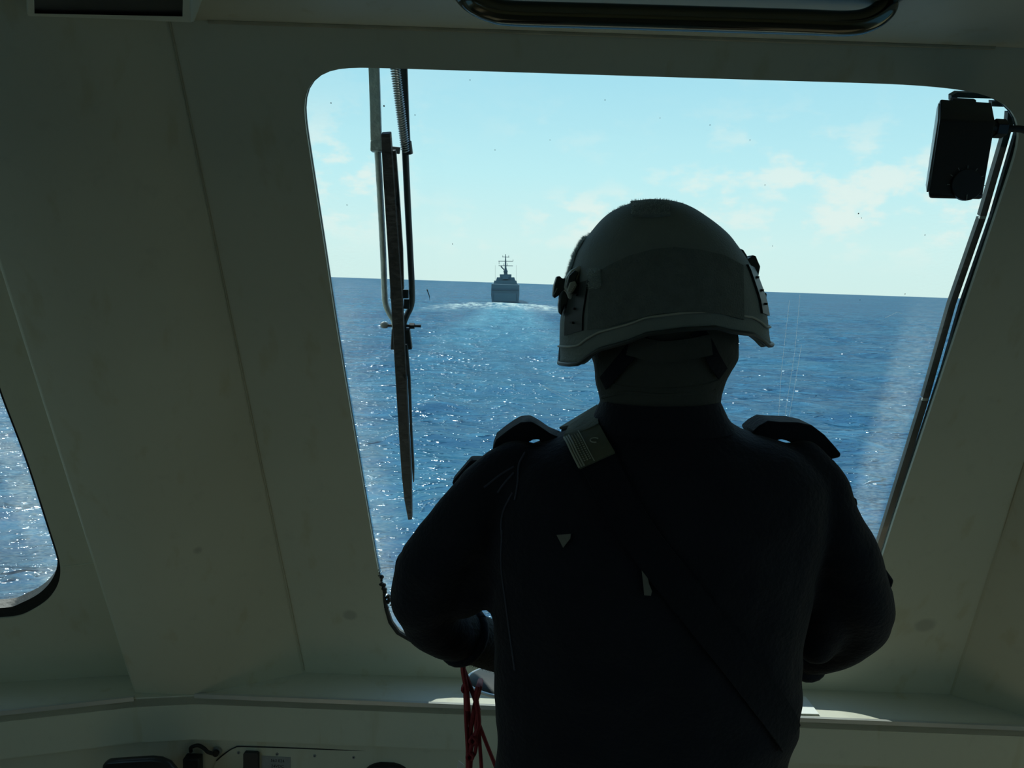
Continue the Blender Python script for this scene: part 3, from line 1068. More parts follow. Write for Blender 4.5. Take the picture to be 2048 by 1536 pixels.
flat([(786, 302), (793, 400), (800, 500), (803, 580)], [11, 12, 11, 9], DW - 0.014, 0.010, 'blade_rail', M_darkmetal)
flat([(812, 690), (818, 760), (822, 860), (826, 935), (827, 965)], [6, 6, 5, 5, 2], DW - 0.016, 0.008, 'blade_rail', M_blueish)
MB().box(wx(771, 274, DW - 0.02), (0.014, 0.012, 0.010)).build('blade_clip', M_blackp, wip, bevel=0.001)
for (x, y, sx_, sz) in ((784, 590, 0.006, 0.016), (811, 588, 0.012, 0.018), (814, 608, 0.012, 0.020)):
    MB().box(wx(x, y, DW - 0.006), (sx_, 0.012, sz)).build('bracket', M_darkmetal, wip, bevel=0.001)
flat([(814, 660), (817, 700)], [10, 14], DW - 0.01, 0.012, 'bracket', M_darkmetal)
flat([(786, 660), (785, 700)], [6, 8], DW - 0.01, 0.012, 'bracket', M_darkmetal)
MB().tube([wx(776, 651, DW), wx(842, 652, DW)], 0.0032, 10).build('pivot_bolt', M_darkmetal, wip)
MB().tube([wx(819, 652, DW), wx(829, 652, DW)], 0.0068, 6).build('hex_nut', M_darkmetal, wip)
MB().ell(wx(769, 650, DW), (0.0095, 0.004, 0.0075)).build('wing_nut', M_galv, wip)

# ------------------------------------------------------------------ black box mounted at the top right of the window
YB0 = 1.30
bx = thing('junction_box', atY(1925, 300, YB0), 'black box with a round dial hanging in the top right corner of the front window', 'device')
def bp_(x, y, dy=0.0):
    return atY(x, y, YB0) + Vector((0, dy, 0))
fr_top = [(1883, 200), (1985, 206)]
side = [  # cross-section: left edge pixels front, then back
    (1880, 199), (1878, 238), (1855, 390)]
def bd_(x, y, dy):
    return atY(x, y, YB0 + dy)
ringL = [bd_(1880, 199, 0.03), bd_(1880, 239, -0.012), bd_(1856, 390, -0.02), bd_(1860, 397, -0.016), bd_(1853.5, 372, 0.055), bd_(1876, 206, 0.075)]
ringR = [bd_(1984, 206, 0.03), bd_(1991, 243, -0.012), bd_(1966, 394, -0.02), bd_(1962, 399, -0.016), bd_(1945, 385, 0.055), bd_(1972, 208, 0.075)]
MB().loft([ringL, ringR]).build('casing', M_blackp, bx, smooth=False, bevel=0.003)
# light on the left side of the casing, painted as a pale strip
sl = [bd_(1878.8, 207, 0.028), bd_(1877.5, 240, 0.0), bd_(1855, 384, -0.008), bd_(1853.2, 370, 0.040), bd_(1875.3, 216, 0.060)]
MB().prism([p + Vector((-0.0015, 0, 0)) for p in sl], (0.003, 0, 0)).build('lit_side', pbr('lit_side_grey', (0.55, 0.58, 0.58), 0.4), bx, smooth=False, label='left side of the casing painted pale grey for its light')
dc = bp_(1919, 373, -0.0175)
dial = MB().tube([dc + Vector((0, 0.002, 0)), dc + Vector((0, -0.006, 0))], 0.024, 28).build('dial', M_blackp, bx, bevel=0.001)
for k in range(12):
    an = radians(90 - 30 * k)
    if k in (5, 6, 7):
        continue
    cpt = dc + Vector((cos(an) * 0.0275, -0.0012, sin(an) * 0.0275))
    Mr = Matrix.Rotation(-(an - pi / 2), 3, 'Y')
    MB().box(cpt, (0.0010, 0.001, 0.0045), Mr).build('tick', pbr('tick_grey', (0.30, 0.32, 0.30), 0.6) if k == 0 else bpy.data.materials['tick_grey'], dial, smooth=False)
MB().box(dc + Vector((0, -0.0065, -0.019)), (0.0012, 0.002, 0.008)).build('pointer', bpy.data.materials['tick_grey'], dial, smooth=False)
g0 = bp_(1988, 254, 0.01)
MB().tube([g0 - Vector((0.003, 0, 0)), g0 + Vector((0.006, 0, 0))], 0.0115, 16).build('cable_gland', M_blackp, bx)
MB().tube([g0 + Vector((0.005, 0, 0)), g0 + Vector((0.022, 0.001, 0))], [0.0150, 0.0150], 6).build('gland_nut', M_blackp, bx, smooth=False, bevel=0.001)
MB().tube(smooth_path([g0 + Vector((0.02, 0, 0)), g0 + Vector((0.05, 0.0, 0.0)), g0 + Vector((0.085, 0.005, -0.006)), g0 + Vector((0.11, 0.03, 0.03)), g0 + Vector((0.13, 0.05, 0.09))], 5), 0.0055, 10).build('cable', M_black, bx)
MB().prism([bd_(1903, 222, 0.06), bd_(1955, 222, 0.06), bd_(1952, 200, 0.08), bd_(1906, 198, 0.08)], (0, 0.008, 0.004)).build('mounting_bracket', M_darkmetal, bx, smooth=False)

# ------------------------------------------------------------------ overhead grab rail
YR = 1.18
rail = thing('grab_rail', Vector((atY(1360, 40, YR).x, YR, ZC)), 'dark shiny tubular grab rail hanging from the ceiling above the window', 'handle')
pp = [atY(x, y, YR) for x, y in ((905, -60), (925, -22), (950, 4), (985, 20), (1030, 27), (1200, 32), (1400, 38), (1600, 44), (1690, 47), (1735, 40), (1768, 18), (1783, -14), (1788, -60))]
for q_ in (pp[0], pp[-1]):
    q_.z = ZC
    q_.y = 1.04
MB().tube(smooth_path(pp, 8), 0.0168, 24).build('tube', M_chrome, rail)
for p in (pp[0], pp[-1]):
    MB().tube([p + Vector((0, 0, -0.006)), p], 0.034, 24).build('flange', M_chrome, rail)

# ------------------------------------------------------------------ boxed unit at the top left
ub = thing('overhead_box', W(240, 30), 'cream box with a recessed black panel high on the wall at upper left', 'box')
YU = 1.20
f = [atY(x, y, YU) for x, y in ((52, -70), (54, 27), (384, 45), (378, -60))]
bk = [W(75, -70) + Vector((0, 0.01, 0)), W(60, 24), W(388, 44), W(425, -60) + Vector((0, 0.01, 0))]
f[1] = atY(54, 30, 1.20); f[2] = atY(384, 45, 1.20)
f[0] = atY(48, -70, 1.04); f[3] = atY(377, -60, 1.04)
MB().loft([f, bk]).build('casing', M_wall, ub, smooth=False, bevel=0.002)
nf = (f[1] - f[0]).cross(f[2] - f[1]).normalized()
if nf.y > 0:
    nf = -nf
def onf(x, y, d=0.0):
    return hit(x, y, f[1] + nf * d, nf)
def frame_quad(o, i, d):
    return MB().add([onf(*p, d) for p in o] + [onf(*p, d) for p in i] + [onf(*p, -0.001) for p in o] + [onf(*p, -0.001) for p in i],
                    [(0, 1, 5, 4), (1, 2, 6, 5), (2, 3, 7, 6), (3, 0, 4, 7), (0, 8, 9, 1), (1, 9, 10, 2), (2, 10, 11, 3), (3, 11, 8, 0),
                     (4, 5, 13, 12), (5, 6, 14, 13), (6, 7, 15, 14), (7, 4, 12, 15)])
pin = [(67, -60), (69, 27), (365, 33), (367, -55)]
frame_quad([(54, -66), (56, 32), (382, 43), (376, -58)], pin, 0.006).build('frame', M_wall, ub, smooth=False)
MB().add([onf(*p, 0.002) for p in pin], [(0, 1, 2, 3)]).build('panel', M_blackp, ub, smooth=False, label='black recessed panel')
MB().add([onf(*p, 0.003) for p in ((255, -6), (287, -5), (288, 1), (256, 0))], [(0, 1, 2, 3)]).build('panel_label', pbr('dim_label', (0.03, 0.03, 0.03), 0.4), ub, smooth=False)
sl_ = [hit(x, y, f[2] + Vector((0.001, 0, 0)), Vector((1, 0, 0))) for x, y in ((385.5, -8), (389, -8), (389.5, 25), (386, 23))]
sl_ = [Vector((f[2].x + 0.002, p.y, p.z)) for p in sl_]

# ------------------------------------------------------------------ paper sheet on the ledge
ps = [atZ(x, y, ZL + 0.004) for x, y in ((1560, 1391), (1611, 1394), (1638, 1429), (1560, 1427))]
o = MB().prism(ps, (0, 0, 0.0015)).build('paper_sheet', M_paper, smooth=False)
o['label'] = 'white sheet of paper lying on the ledge right of the person'
o['category'] = 'paper'

# ------------------------------------------------------------------ instrument panel under the fascia
YP = fy.y + 0.028
ip = thing('instrument_panel', atY(700, 1536, YP), 'cream screwed instrument panel set into the console front below the fascia', 'panel')
def pp_(x, y, d=0.0):
    return atY(x, y, YP) + Vector((0, -d, 0))
edge = [(418, 1560), (434, 1520), (448, 1508), (470, 1494), (500, 1492), (700, 1499), (930, 1509), (970, 1518), (1000, 1545), (1003, 1600), (418, 1600)]
MB().prism([pp_(x, y, 0.003) for x, y in edge], (0, 0.004, 0)).build('faceplate', M_wall, ip, smooth=False)
groove = smooth_path([pp_(x, y, 0.003) for x, y in edge[1:9]], 5)
MB().tube(groove, 0.0016, 6).build('edge_groove', M_black, ip)
for x, y in ((478, 1504), (555, 1507), (630, 1510), (708, 1513), (786, 1516), (863, 1519)):
    c = pp_(x, y, 0.003)
    s = MB().tube([c, c + Vector((0, -0.0015, 0))], 0.0042, 14).build('screw', M_galv, ip)
    MB().tube([c + Vector((0, -0.001, 0)), c + Vector((0, -0.0022, 0))], 0.0016, 8).build('screw_socket', M_ink, s)
MB().prism([pp_(x, y, 0.003) for x, y in ((490, 1502), (493, 1499), (517, 1500), (520, 1503), (520, 1545), (490, 1545))], (0, -0.012, 0)).build('latch', M_darkmetal, ip, smooth=False, bevel=0.001)
lp = MB().prism([pp_(x, y, 0.0032) for x, y in ((524, 1510), (582, 1513), (582, 1545), (524, 1543))], (0, -0.0012, 0)).build('label_plate', M_galv, ip, smooth=False, label='small grey label plate with black lettering')
def text_mesh(s, size, c, mat, name, par):
    cu = bpy.data.curves.new('t', 'FONT')
    cu.body = s
    cu.size = size
    cu.align_x = 'CENTER'
    cu.extrude = 0.0002
    ob = bpy.data.objects.new('t', cu)
    COL.objects.link(ob)
    bpy.context.view_layer.update()
    me = bpy.data.meshes.new_from_object(ob.evaluated_get(bpy.context.evaluated_depsgraph_get()))
    bpy.data.objects.remove(ob)
    bpy.data.curves.remove(cu)
    M = Matrix.Translation(c - root_loc(par)) @ Matrix.Rotation(radians(1), 4, 'Y') @ Matrix.Rotation(radians(90), 4, 'X')
    me.transform(M)
    return link(name, me, mat, par)
text_mesh('563 E24', 0.011, pp_(556, 1522, 0.0046), M_ink, 'lettering', lp)
text_mesh('24VDC', 0.011, pp_(556, 1533, 0.0046), M_ink, 'lettering', lp)
MB().ell(pp_(775, 1542, 0.004), (0.058, 0.03, 0.030), 20, 10).build('gauge_hood', M_blackp, ip)
MB().prism([pp_(x, y, 0.0032) for x, y in ((842, 1525), (930, 1531), (930, 1550), (842, 1545))], (0, -0.001, 0)).build('label_plate', M_galv, ip, smooth=False)
so = pp_(435, 1501, 0.002)
soc = MB().tube([so, so + Vector((0, -0.006, 0))], 0.0125, 20).build('socket', M_galv, ip)
MB().tube([so + Vector((0, -0.004, 0)), so + Vector((0, -0.014, 0))], 0.0085, 16).build('plug', M_black, soc)
MB().ell(pp_(470, 1560, 0.004), (0.05, 0.03, 0.03), 20, 10).build('gauge_hood', M_blackp, ip)

bb = thing('handset_box', pp_(392, 1550), 'black upright box with a looped cable in the corner of the console below the pillar', 'device')
MB().box(pp_(393, 1545, 0.022) , (0.042, 0.03, 0.12)).build('case', M_black, bb, bevel=0.003)
MB().tube(smooth_path([pp_(386, 1497, 0.014), pp_(388, 1487, 0.018), pp_(402, 1482, 0.02), pp_(414, 1488, 0.02), pp_(422, 1494, 0.022), pp_(431, 1499, 0.0185)], 5), 0.0048, 10).build('cable', M_black, bb)
YQ = lf1.y - 0.10
db = thing('padded_cover', atY(265, 1550, YQ), 'dark padded cover low in front of the left console', 'cover')
pz = [atY(x, y, YQ) for x, y in ((203, 1532), (212, 1524), (250, 1521), (300, 1518), (320, 1520), (338, 1528), (352, 1545), (352, 1640), (203, 1640))]
MB().prism(pz, (0, 0.02, 0)).build('cover_shell', M_blackp, db, smooth=False, bevel=0.006)

# ------------------------------------------------------------------ the person
PX, PY = 0.205, 1.16
per = thing('person', Vector((PX, PY, 0)), 'person seen from behind in navy coverall and grey-green helmet standing at the window', 'person')


def voxel_union(mb, voxel, smooth_it=4, disp=None):
    me = mb.mesh('tmp', smooth=False)
    ob = bpy.data.objects.new('tmp', me)
    COL.objects.link(ob)
    md = ob.modifiers.new('r', 'REMESH')
    md.mode = 'VOXEL'
    md.voxel_size = voxel
    bpy.context.view_layer.update()
    out = bpy.data.meshes.new_from_object(ob.evaluated_get(bpy.context.evaluated_depsgraph_get()))
    bpy.data.objects.remove(ob)
    bpy.data.meshes.remove(me)
    bm = bmesh.new()
    bm.from_mesh(out)
    for _ in range(smooth_it):
        bmesh.ops.smooth_vert(bm, verts=bm.verts, factor=0.5, use_axis_x=True, use_axis_y=True, use_axis_z=True)
    bm.normal_update()
    if disp:
        ds = [disp(v.co, v.normal) for v in bm.verts]
        for v, d in zip(bm.verts, ds):
            v.co += v.normal * d
        bm.normal_update()
    bm.to_mesh(out)
    bm.free()
    out.polygons.foreach_set('use_smooth', [True] * len(out.polygons))
    return out


def place_mesh(name, me, mat, parent, angle=180, label=None):
    me.transform(Matrix.Translation(-root_loc(parent)))
    return link(name, me, mat, parent, angle=angle, label=label)


def ring_lr(xl, xr, y, Yc, depth, n=28, p=2.3, dz=0.0):
    """superellipse ring whose silhouette passes the two pixels at depth Yc"""
    a, b = atY(xl, y, Yc), atY(xr, y, Yc)
    c = (a + b) / 2
    ax = (b - a) / 2
    out = []
    for k in range(n):
        q = 2 * pi * k / n
        cs, sn = cos(q), sin(q)
        e = 2 / p
        out.append(c + ax * (copysign(abs(cs) ** e, cs)) + Vector((0, depth * copysign(abs(sn) ** e, sn), dz)))
    return out


YT = 1.14
def arm_path(px, extra=0.0):
    P, R = [], []
    for x, y, r, Yd in px:
        P.append(atY(x, y, Yd))
        R.append(r * Yd / F + extra)
    return P, R
L_up = [(1040, 925, 52, 1.13), (985, 968, 59, 1.13), (928, 1042, 66, 1.13), (872, 1125, 72, 1.14), (846, 1195, 66, 1.16), (854, 1232, 58, 1.18)]
L_in = [(990, 1030, 50, 1.15), (975, 1100, 58, 1.15), (950, 1160, 56, 1.16), (925, 1195, 48, 1.17)]
R_in = [(1620, 1030, 50, 1.15), (1632, 1110, 56, 1.15), (1650, 1180, 56, 1.16), (1648, 1235, 54, 1.17), (1632, 1285, 48, 1.18)]
L_sl = [(846, 1200, 62, 1.16), (860, 1238, 62, 1.19), (890, 1256, 60, 1.215), (908, 1264, 58, 1.23)]
R_up = [(1610, 925, 46, 1.13), (1640, 975, 58, 1.13), (1655, 1045, 66, 1.13), (1692, 1125, 72, 1.14), (1718, 1195, 70, 1.16), (1724, 1238, 60, 1.18)]
R_sl = [(1722, 1205, 66, 1.16), (1722, 1244, 64, 1.19), (1692, 1264, 61, 1.215), (1660, 1282, 58, 1.245), (1622, 1300, 52, 1.28)]
WL, WRr = atY(1085, 1330, 1.40), atY(1500, 1345, 1.40)
EL, ER = atY(888, 1255, 1.212), atY(1694, 1263, 1.213)
body_rows = [(1690, 975, 1588, 0.125), (1600, 983, 1580, 0.122), (1536, 990, 1571, 0.120), (1483, 991, 1571, 0.120), (1440, 991, 1592, 0.122),
             (1365, 990, 1594, 0.124), (1250, 984, 1602, 0.128), (1130, 982, 1625, 0.132), (1020, 982, 1652, 0.130),
             (950, 992, 1648, 0.118), (905, 1030, 1605, 0.100), (880, 1090, 1545, 0.085), (862, 1150, 1492, 0.075),
             (840, 1184, 1458, 0.072), (815, 1197, 1442, 0.070), (797, 1203, 1436, 0.068)]


def tube_to(mb, path, R, n=18):
    p = smooth_path(path, 4)
    r = []
    for i in range(len(R) - 1):
        r += [R[i] + (R[i + 1] - R[i]) * k / 4 for k in range(4)]
    r.append(R[-1])
    mb.tube(p, r, n)
    mb.ball(path[0], R[0] * 0.98, 14)
    mb.ball(path[-1], R[-1] * 0.98, 14)


hipL, hipR = Vector((0.115, 1.15, 0.93)), Vector((0.305, 1.15, 0.93))
legs = []
for s, hp in ((-1, hipL), (1, hipR)):
    legs.append([hp, Vector((hp.x + s * 0.012, 1.145, 0.70)), Vector((hp.x + s * 0.02, 1.15, 0.50)), Vector((hp.x + s * 0.028, 1.135, 0.30)), Vector((hp.x + s * 0.035, 1.12, 0.10))])

# --- body: one continuous figure (head, neck, forearms, hands, trunk, legs)
hc = atY(1328, 610, 1.17)                         # centre of the head
def build_body():
    mb = MB()
    k = 0.90
    rows = [ring_lr(1285 + (l - 1285) * k, 1285 + (r - 1285) * k, y, YT, d * k) for y, l, r, d in body_rows[:13]]
    mb.loft(rows)
    mb.tube([atY(1318, 890, 1.14), atY(1322, 790, 1.145), atY(1326, 690, 1.16)], [0.070, 0.062, 0.062], 18)
    # head: cranium, jaw, nose, ears
    tl = Matrix.Rotation(radians(-6), 3, 'Y')
    mb.ell(hc + Vector((0, 0.0, 0.045)), (0.080, 0.100, 0.098), 20, 14, tl)
    mb.ell(hc + tl @ Vector((0, 0.045, -0.045)), (0.060, 0.062, 0.085), 18, 12, tl)
    mb.tube([hc + tl @ Vector((0, 0.098, 0.03)), hc + tl @ Vector((0, 0.122, -0.018)), hc + tl @ Vector((0, 0.100, -0.03))], [0.009, 0.014, 0.010], 10)
    mb.ell(hc + tl @ Vector((0, 0.100, -0.062)), (0.024, 0.010, 0.010), 12, 8)
    for s in (-1, 1):
        mb.ell(hc + tl @ Vector((s * 0.082, -0.005, 0.0)), (0.010, 0.020, 0.032), 10, 8)
        mb.ell(hc + tl @ Vector((s * 0.032, 0.088, 0.035)), (0.016, 0.010, 0.010), 10, 8)
    for up, wr, el in ((L_up, WL, EL), (R_up, WRr, ER)):
        P, R = arm_path(up, -0.010)
        tube_to(mb, P, R)
        mb.tube([P[-1], el], 0.034, 14)
        tube_to(mb, [el, el.lerp(wr, 0.45), el.lerp(wr, 0.85), wr], [0.034, 0.036, 0.030, 0.027])
    for lg in legs:
        tube_to(mb, lg, [0.085, 0.075, 0.055, 0.055, 0.038])
    me = voxel_union(mb, 0.007, 3)
    return place_mesh('body', me, M_skin, per)


body = build_body()
# hands: palm and five fingers closing on the round casing
def hand(wrist, s):
    mb = MB()
    ax = Vector((-s * 0.55, 0.80, -0.10)).normalized()      # s=-1 left hand, +1 right hand
    side = Vector((0, 0, 1)).cross(ax).normalized() * 1.0
    upv = ax.cross(side).normalized()
    if upv.z < 0:
        upv = -upv
    inner = Vector((-s, 0, 0))
    palm = wrist + ax * 0.05
    mb.tube([wrist - ax * 0.02, wrist + ax * 0.03, wrist + ax * 0.075], [0.027, 0.036, 0.034], 14, sq=0.62)
    Ls = [0.072, 0.080, 0.075, 0.060]
    for i in range(4):
        base_ = wrist + ax * 0.080 + side * ((i - 1.5) * 0.0185)
        L = Ls[i]
        p1 = base_ + ax * L * 0.42 - upv * 0.006
        p2 = p1 + (ax * 0.55 - upv * 0.83) * L * 0.34
        p3 = p2 + (ax * -0.25 - upv * 0.95) * L * 0.26
        mb.tube(smooth_path([base_ - ax * 0.02, base_, p1, p2, p3], 3), [0.0095] * 9 + [0.0085] * 3 + [0.0068], 10)
        mb.ball(p3, 0.0068, 8)
    tb = wrist + ax * 0.03 + side * (0.028 if side.dot(inner) > 0 else -0.028)
    sd = side if side.dot(inner) > 0 else -side
    t1 = tb + (ax * 0.5 + sd * 0.8 - upv * 0.2) * 0.035
    t2 = t1 + (ax * 0.8 + sd * 0.3 - upv * 0.5) * 0.030
    t3 = t2 + (ax * 0.8 - upv * 0.6) * 0.024
    mb.tube(smooth_path([tb - sd * 0.01, t1, t2, t3], 3), [0.013, 0.012, 0.0115, 0.011, 0.0105, 0.010, 0.010, 0.009, 0.009, 0.0075], 10)
    return mb
for wr, s, nm in ((WL, -1, 'hand'), (WRr, 1, 'hand')):
    me = voxel_union(hand(wr, s), 0.0035, 2)
    place_mesh(nm, me, M_skin, per)


# --- navy coverall
def cloth_noise(co, nrm):
    z = 0.0
    z += 0.0060 * noise.noise(Vector((co.x * 9, co.y * 9, co.z * 14)))
    z += 0.0022 * noise.noise(Vector((co.x * 22 + 7, co.y * 22, co.z * 30)))
    return z


cov = MB()
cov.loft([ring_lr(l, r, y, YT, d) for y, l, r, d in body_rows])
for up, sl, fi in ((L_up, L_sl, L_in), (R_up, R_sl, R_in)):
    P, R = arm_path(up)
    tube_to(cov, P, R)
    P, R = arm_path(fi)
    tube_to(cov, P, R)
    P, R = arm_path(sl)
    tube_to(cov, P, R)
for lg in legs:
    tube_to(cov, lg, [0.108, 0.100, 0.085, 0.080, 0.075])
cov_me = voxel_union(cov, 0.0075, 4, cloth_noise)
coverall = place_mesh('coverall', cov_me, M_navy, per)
bm = bmesh.new()
bm.from_mesh(cov_me)
bm.transform(Matrix.Translation(per.location))
COV = BVHTree.FromBMesh(bm)
bm.free()


def on(bvh, x, y, off=0.002):
    d = ray(x, y).normalized()
    h = bvh.ray_cast(CAM, d)
    if h[0] is None:
        p = atY(x, y, YT)
        h = bvh.find_nearest(p)
    n = h[1]
    if n.dot(d) > 0:
        n = -n
    return h[0] + n * off, n


def ribbon3(pts, nrm, half, th):
    rings = []
    for i, (p, n) in enumerate(zip(pts, nrm)):
        t = (pts[min(i + 1, len(pts) - 1)] - pts[max(i - 1, 0)]).normalized()
        s = t.cross(n).normalized()
        rings.append([p - s * half, p + s * half, p + s * half + n * th, p - s * half + n * th])
    return MB().loft(rings)


def ribbon(bvh, px, half, th, off=0.001, n=6):
    pts2 = smooth_path([Vector((x, y, 0)) for x, y in px], n)
    hs = [on(bvh, p.x, p.y, off) for p in pts2]
    P = [h[0] for h in hs]
    N = [h[1] for h in hs]
    for _ in range(3):
        N = [(N[max(i - 1, 0)] + N[i] * 2 + N[min(i + 1, len(N) - 1)]).normalized() for i in range(len(N))]
        P = [P[i] if i in (0, len(P) - 1) else (P[i - 1] + P[i] * 2 + P[i + 1]) / 4 for i in range(len(P))]
    return P, N


# seams of the left shoulder and sleeve
for px in ([(1050, 905), (1038, 930), (1036, 965), (1030, 1000)], [(1026, 985), (1010, 1015), (1003, 1045), (1005, 1085)],
           [(1028, 933), (1000, 950), (968, 975)], [(1028, 945), (1010, 965), (995, 985)], [(1005, 1060), (1003, 1130), (1015, 1230), (1030, 1340)]):
    pts2 = smooth_path([Vector((x, y, 0)) for x, y in px], 5)
    P = [on(COV, p.x, p.y, 0.0004)[0] for p in pts2]
    MB().tube(P, 0.0016, 6).build('seam', M_seam, coverall)
# sling strap across the back
def over_shoulder(px0):
    p0, n0 = on(COV, *px0, 0.001)
    out = []
    for dy, dz in ((0.16, -0.05), (0.11, 0.0), (0.06, 0.03)):
        q = p0 + Vector((-0.004, dy, dz))
        h = COV.find_nearest(q)
        nn = (q - h[0]).normalized() if (q - h[0]).length > 1e-5 else h[1]
        if nn.dot(h[1]) < 0:
            nn = h[1]
        out.append((h[0] + h[1] * 0.002, h[1]))
    return out
P, N = ribbon(COV, [(1168, 874), (1180, 893), (1200, 930), (1270, 1060), (1370, 1190), (1480, 1330), (1560, 1440), (1578, 1475)], 0.022, 0.003)
ov = over_shoulder((1168, 874))
P = [q[0] for q in ov] + P
N = [q[1] for q in ov] + N
sling = ribbon3(P, N, 0.024, 0.004).build('sling_strap', M_navy2, per)
# olive end of the sling with ribs and stitching
P, N = ribbon(COV, [(1166, 868), (1173, 884), (1184, 905), (1196, 926)], 0.024, 0.004, off=0.004)
pad = ribbon3([ov[1][0] + ov[1][1] * 0.004, ov[2][0] + ov[2][1] * 0.004] + P, [ov[1][1], ov[2][1]] + N, 0.026, 0.004).build('sling_pad', M_olive, per, label='olive webbing pad of the sling on the left shoulder')
for k, (dx, r) in enumerate(((-0.026, 0.0016), (-0.0225, 0.0013), (-0.019, 0.0013), (-0.004, 0.0008))):
    Q = []
    for i, (p, n) in enumerate(zip(P, N)):
        t_ = (P[min(i + 1, len(P) - 1)] - P[max(i - 1, 0)]).normalized()
        s_ = t_.cross(n).normalized()
        if s_.x < 0:
            s_ = -s_
        Q.append(p + s_ * dx + n * 0.0045)
    MB().tube(Q, r, 6).build('rib', pbr('rib_olive', (0.30, 0.31, 0.24), 0.7) if k == 0 else bpy.data.materials['rib_olive'], pad)
for i in range(2, len(P) - 2):
    t_ = (P[i + 1] - P[i - 1]).normalized()
    s_ = t_.cross(N[i]).normalized()
    if s_.x < 0:
        s_ = -s_
    for j in range(3):
        c = P[i] + s_ * (-0.0155 + j * 0.004) + N[i] * 0.0045
        MB().box(c, (0.0022, 0.001, 0.0016), Matrix.Rotation(0.6 + j, 3, 'Y')).build('stitch', bpy.data.materials['rib_olive'], pad, smooth=False)
mark = []
cpt, cn_ = on(COV, 1192, 890, 0.0095)
s_ = Vector((0, 0, 1)).cross(cn_).normalized()
if s_.x < 0:
    s_ = -s_
u_ = cn_.cross(s_)
if u_.z < 0:
    u_ = -u_
for k in range(13):
    an = radians(50 + 260 * k / 12)
    mark.append(cpt + s_ * cos(an) * 0.0062 + u_ * sin(an) * 0.0045)
MB().tube(mark, 0.0009, 6).build('printed_mark', bpy.data.materials['rib_olive'], pad)
# pale triangle and a narrow pale strip on the back
def decal(bvh, poly, name, mat, par, off=0.0015, th=0.0015):
    hs = [on(bvh, x, y, off) for x, y in poly]
    c = sum((h[0] for h in hs), Vector()) / len(hs)
    n = sum((h[1] for h in hs), Vector()).normalized()
    ps = [h[0] for h in hs]
    return MB().prism(ps, n * th).build(name, mat, par, smooth=False)
decal(COV, [(1115, 1069), (1143, 1067), (1142, 1076), (1128, 1094)], 'back_patch', M_patch, per, off=0.003).__setitem__('label', 'small pale triangular patch on the back')
decal(COV, [(1281, 1122), (1288, 1121), (1297, 1165), (1303, 1180), (1301, 1189), (1288, 1188), (1285, 1160)], 'pale_strip', M_patch, per, off=0.003).__setitem__('label', 'narrow pale grey strip on the back')

# shoulder flaps and sleeve tabs standing off the cloth
def flap(px, Yd, th, name, mat=M_navy2, par=coverall):
    ps = [atY(x, y, Yd) for x, y in px]
    return MB().prism(ps, (0, th, 0)).build(name, mat, par, smooth=False, bevel=0.003)
flap([(985, 899), (992, 880), (1012, 864), (1028, 853), (1042, 845), (1062, 843), (1080, 853), (1100, 867), (1130, 880), (1128, 890), (1082, 888), (1080, 879), (1066, 880), (1052, 888), (1040, 902), (1015, 915), (985, 910)], 1.135, 0.06, 'shoulder_flap')
flap([(1505, 864), (1520, 851), (1537, 842), (1560, 844), (1597, 845), (1625, 851), (1650, 870), (1668, 890), (1683, 908), (1681, 915), (1660, 920), (1648, 915), (1620, 902), (1590, 889), (1575, 882), (1563, 879), (1545, 884), (1510, 874)], 1.135, 0.06, 'shoulder_flap')
flap([(903, 966), (908, 960), (925, 940), (941, 921), (966, 921), (972, 930), (950, 960), (915, 985), (907, 972)], 1.15, 0.035, 'sleeve_flap')
flap([(788, 1145), (791, 1124), (803, 1109), (822, 1096), (846, 1082), (850, 1088), (826, 1101), (808, 1117), (798, 1130), (795, 1146)], 1.14, 0.03, 'sleeve_tab')
flap([(1690, 978), (1702, 988), (1715, 1000), (1717, 1009), (1711, 1020), (1690, 1025)], 1.12, 0.04, 'sleeve_flap')
flap([(1758, 1118), (1775, 1142), (1789, 1162), (1785, 1176), (1768, 1185), (1750, 1150)], 1.13, 0.04, 'sleeve_tab')
# rolled cuffs
for sl in (L_sl, R_sl):
    P, R = arm_path(sl)
    d = (P[-1] - P[-2]).normalized()
    q = P[-1] + d * R[-1] * 0.55
    pts = []
    a1 = d.orthogonal().normalized()
    a2 = d.cross(a1)
    ringp = [q + (a1 * cos(k * pi / 12) + a2 * sin(k * pi / 12)) * (R[-1] * 0.93) for k in range(25)]
    MB().tube(ringp, 0.009, 10, caps=False).build('rolled_cuff', M_navy, coverall)
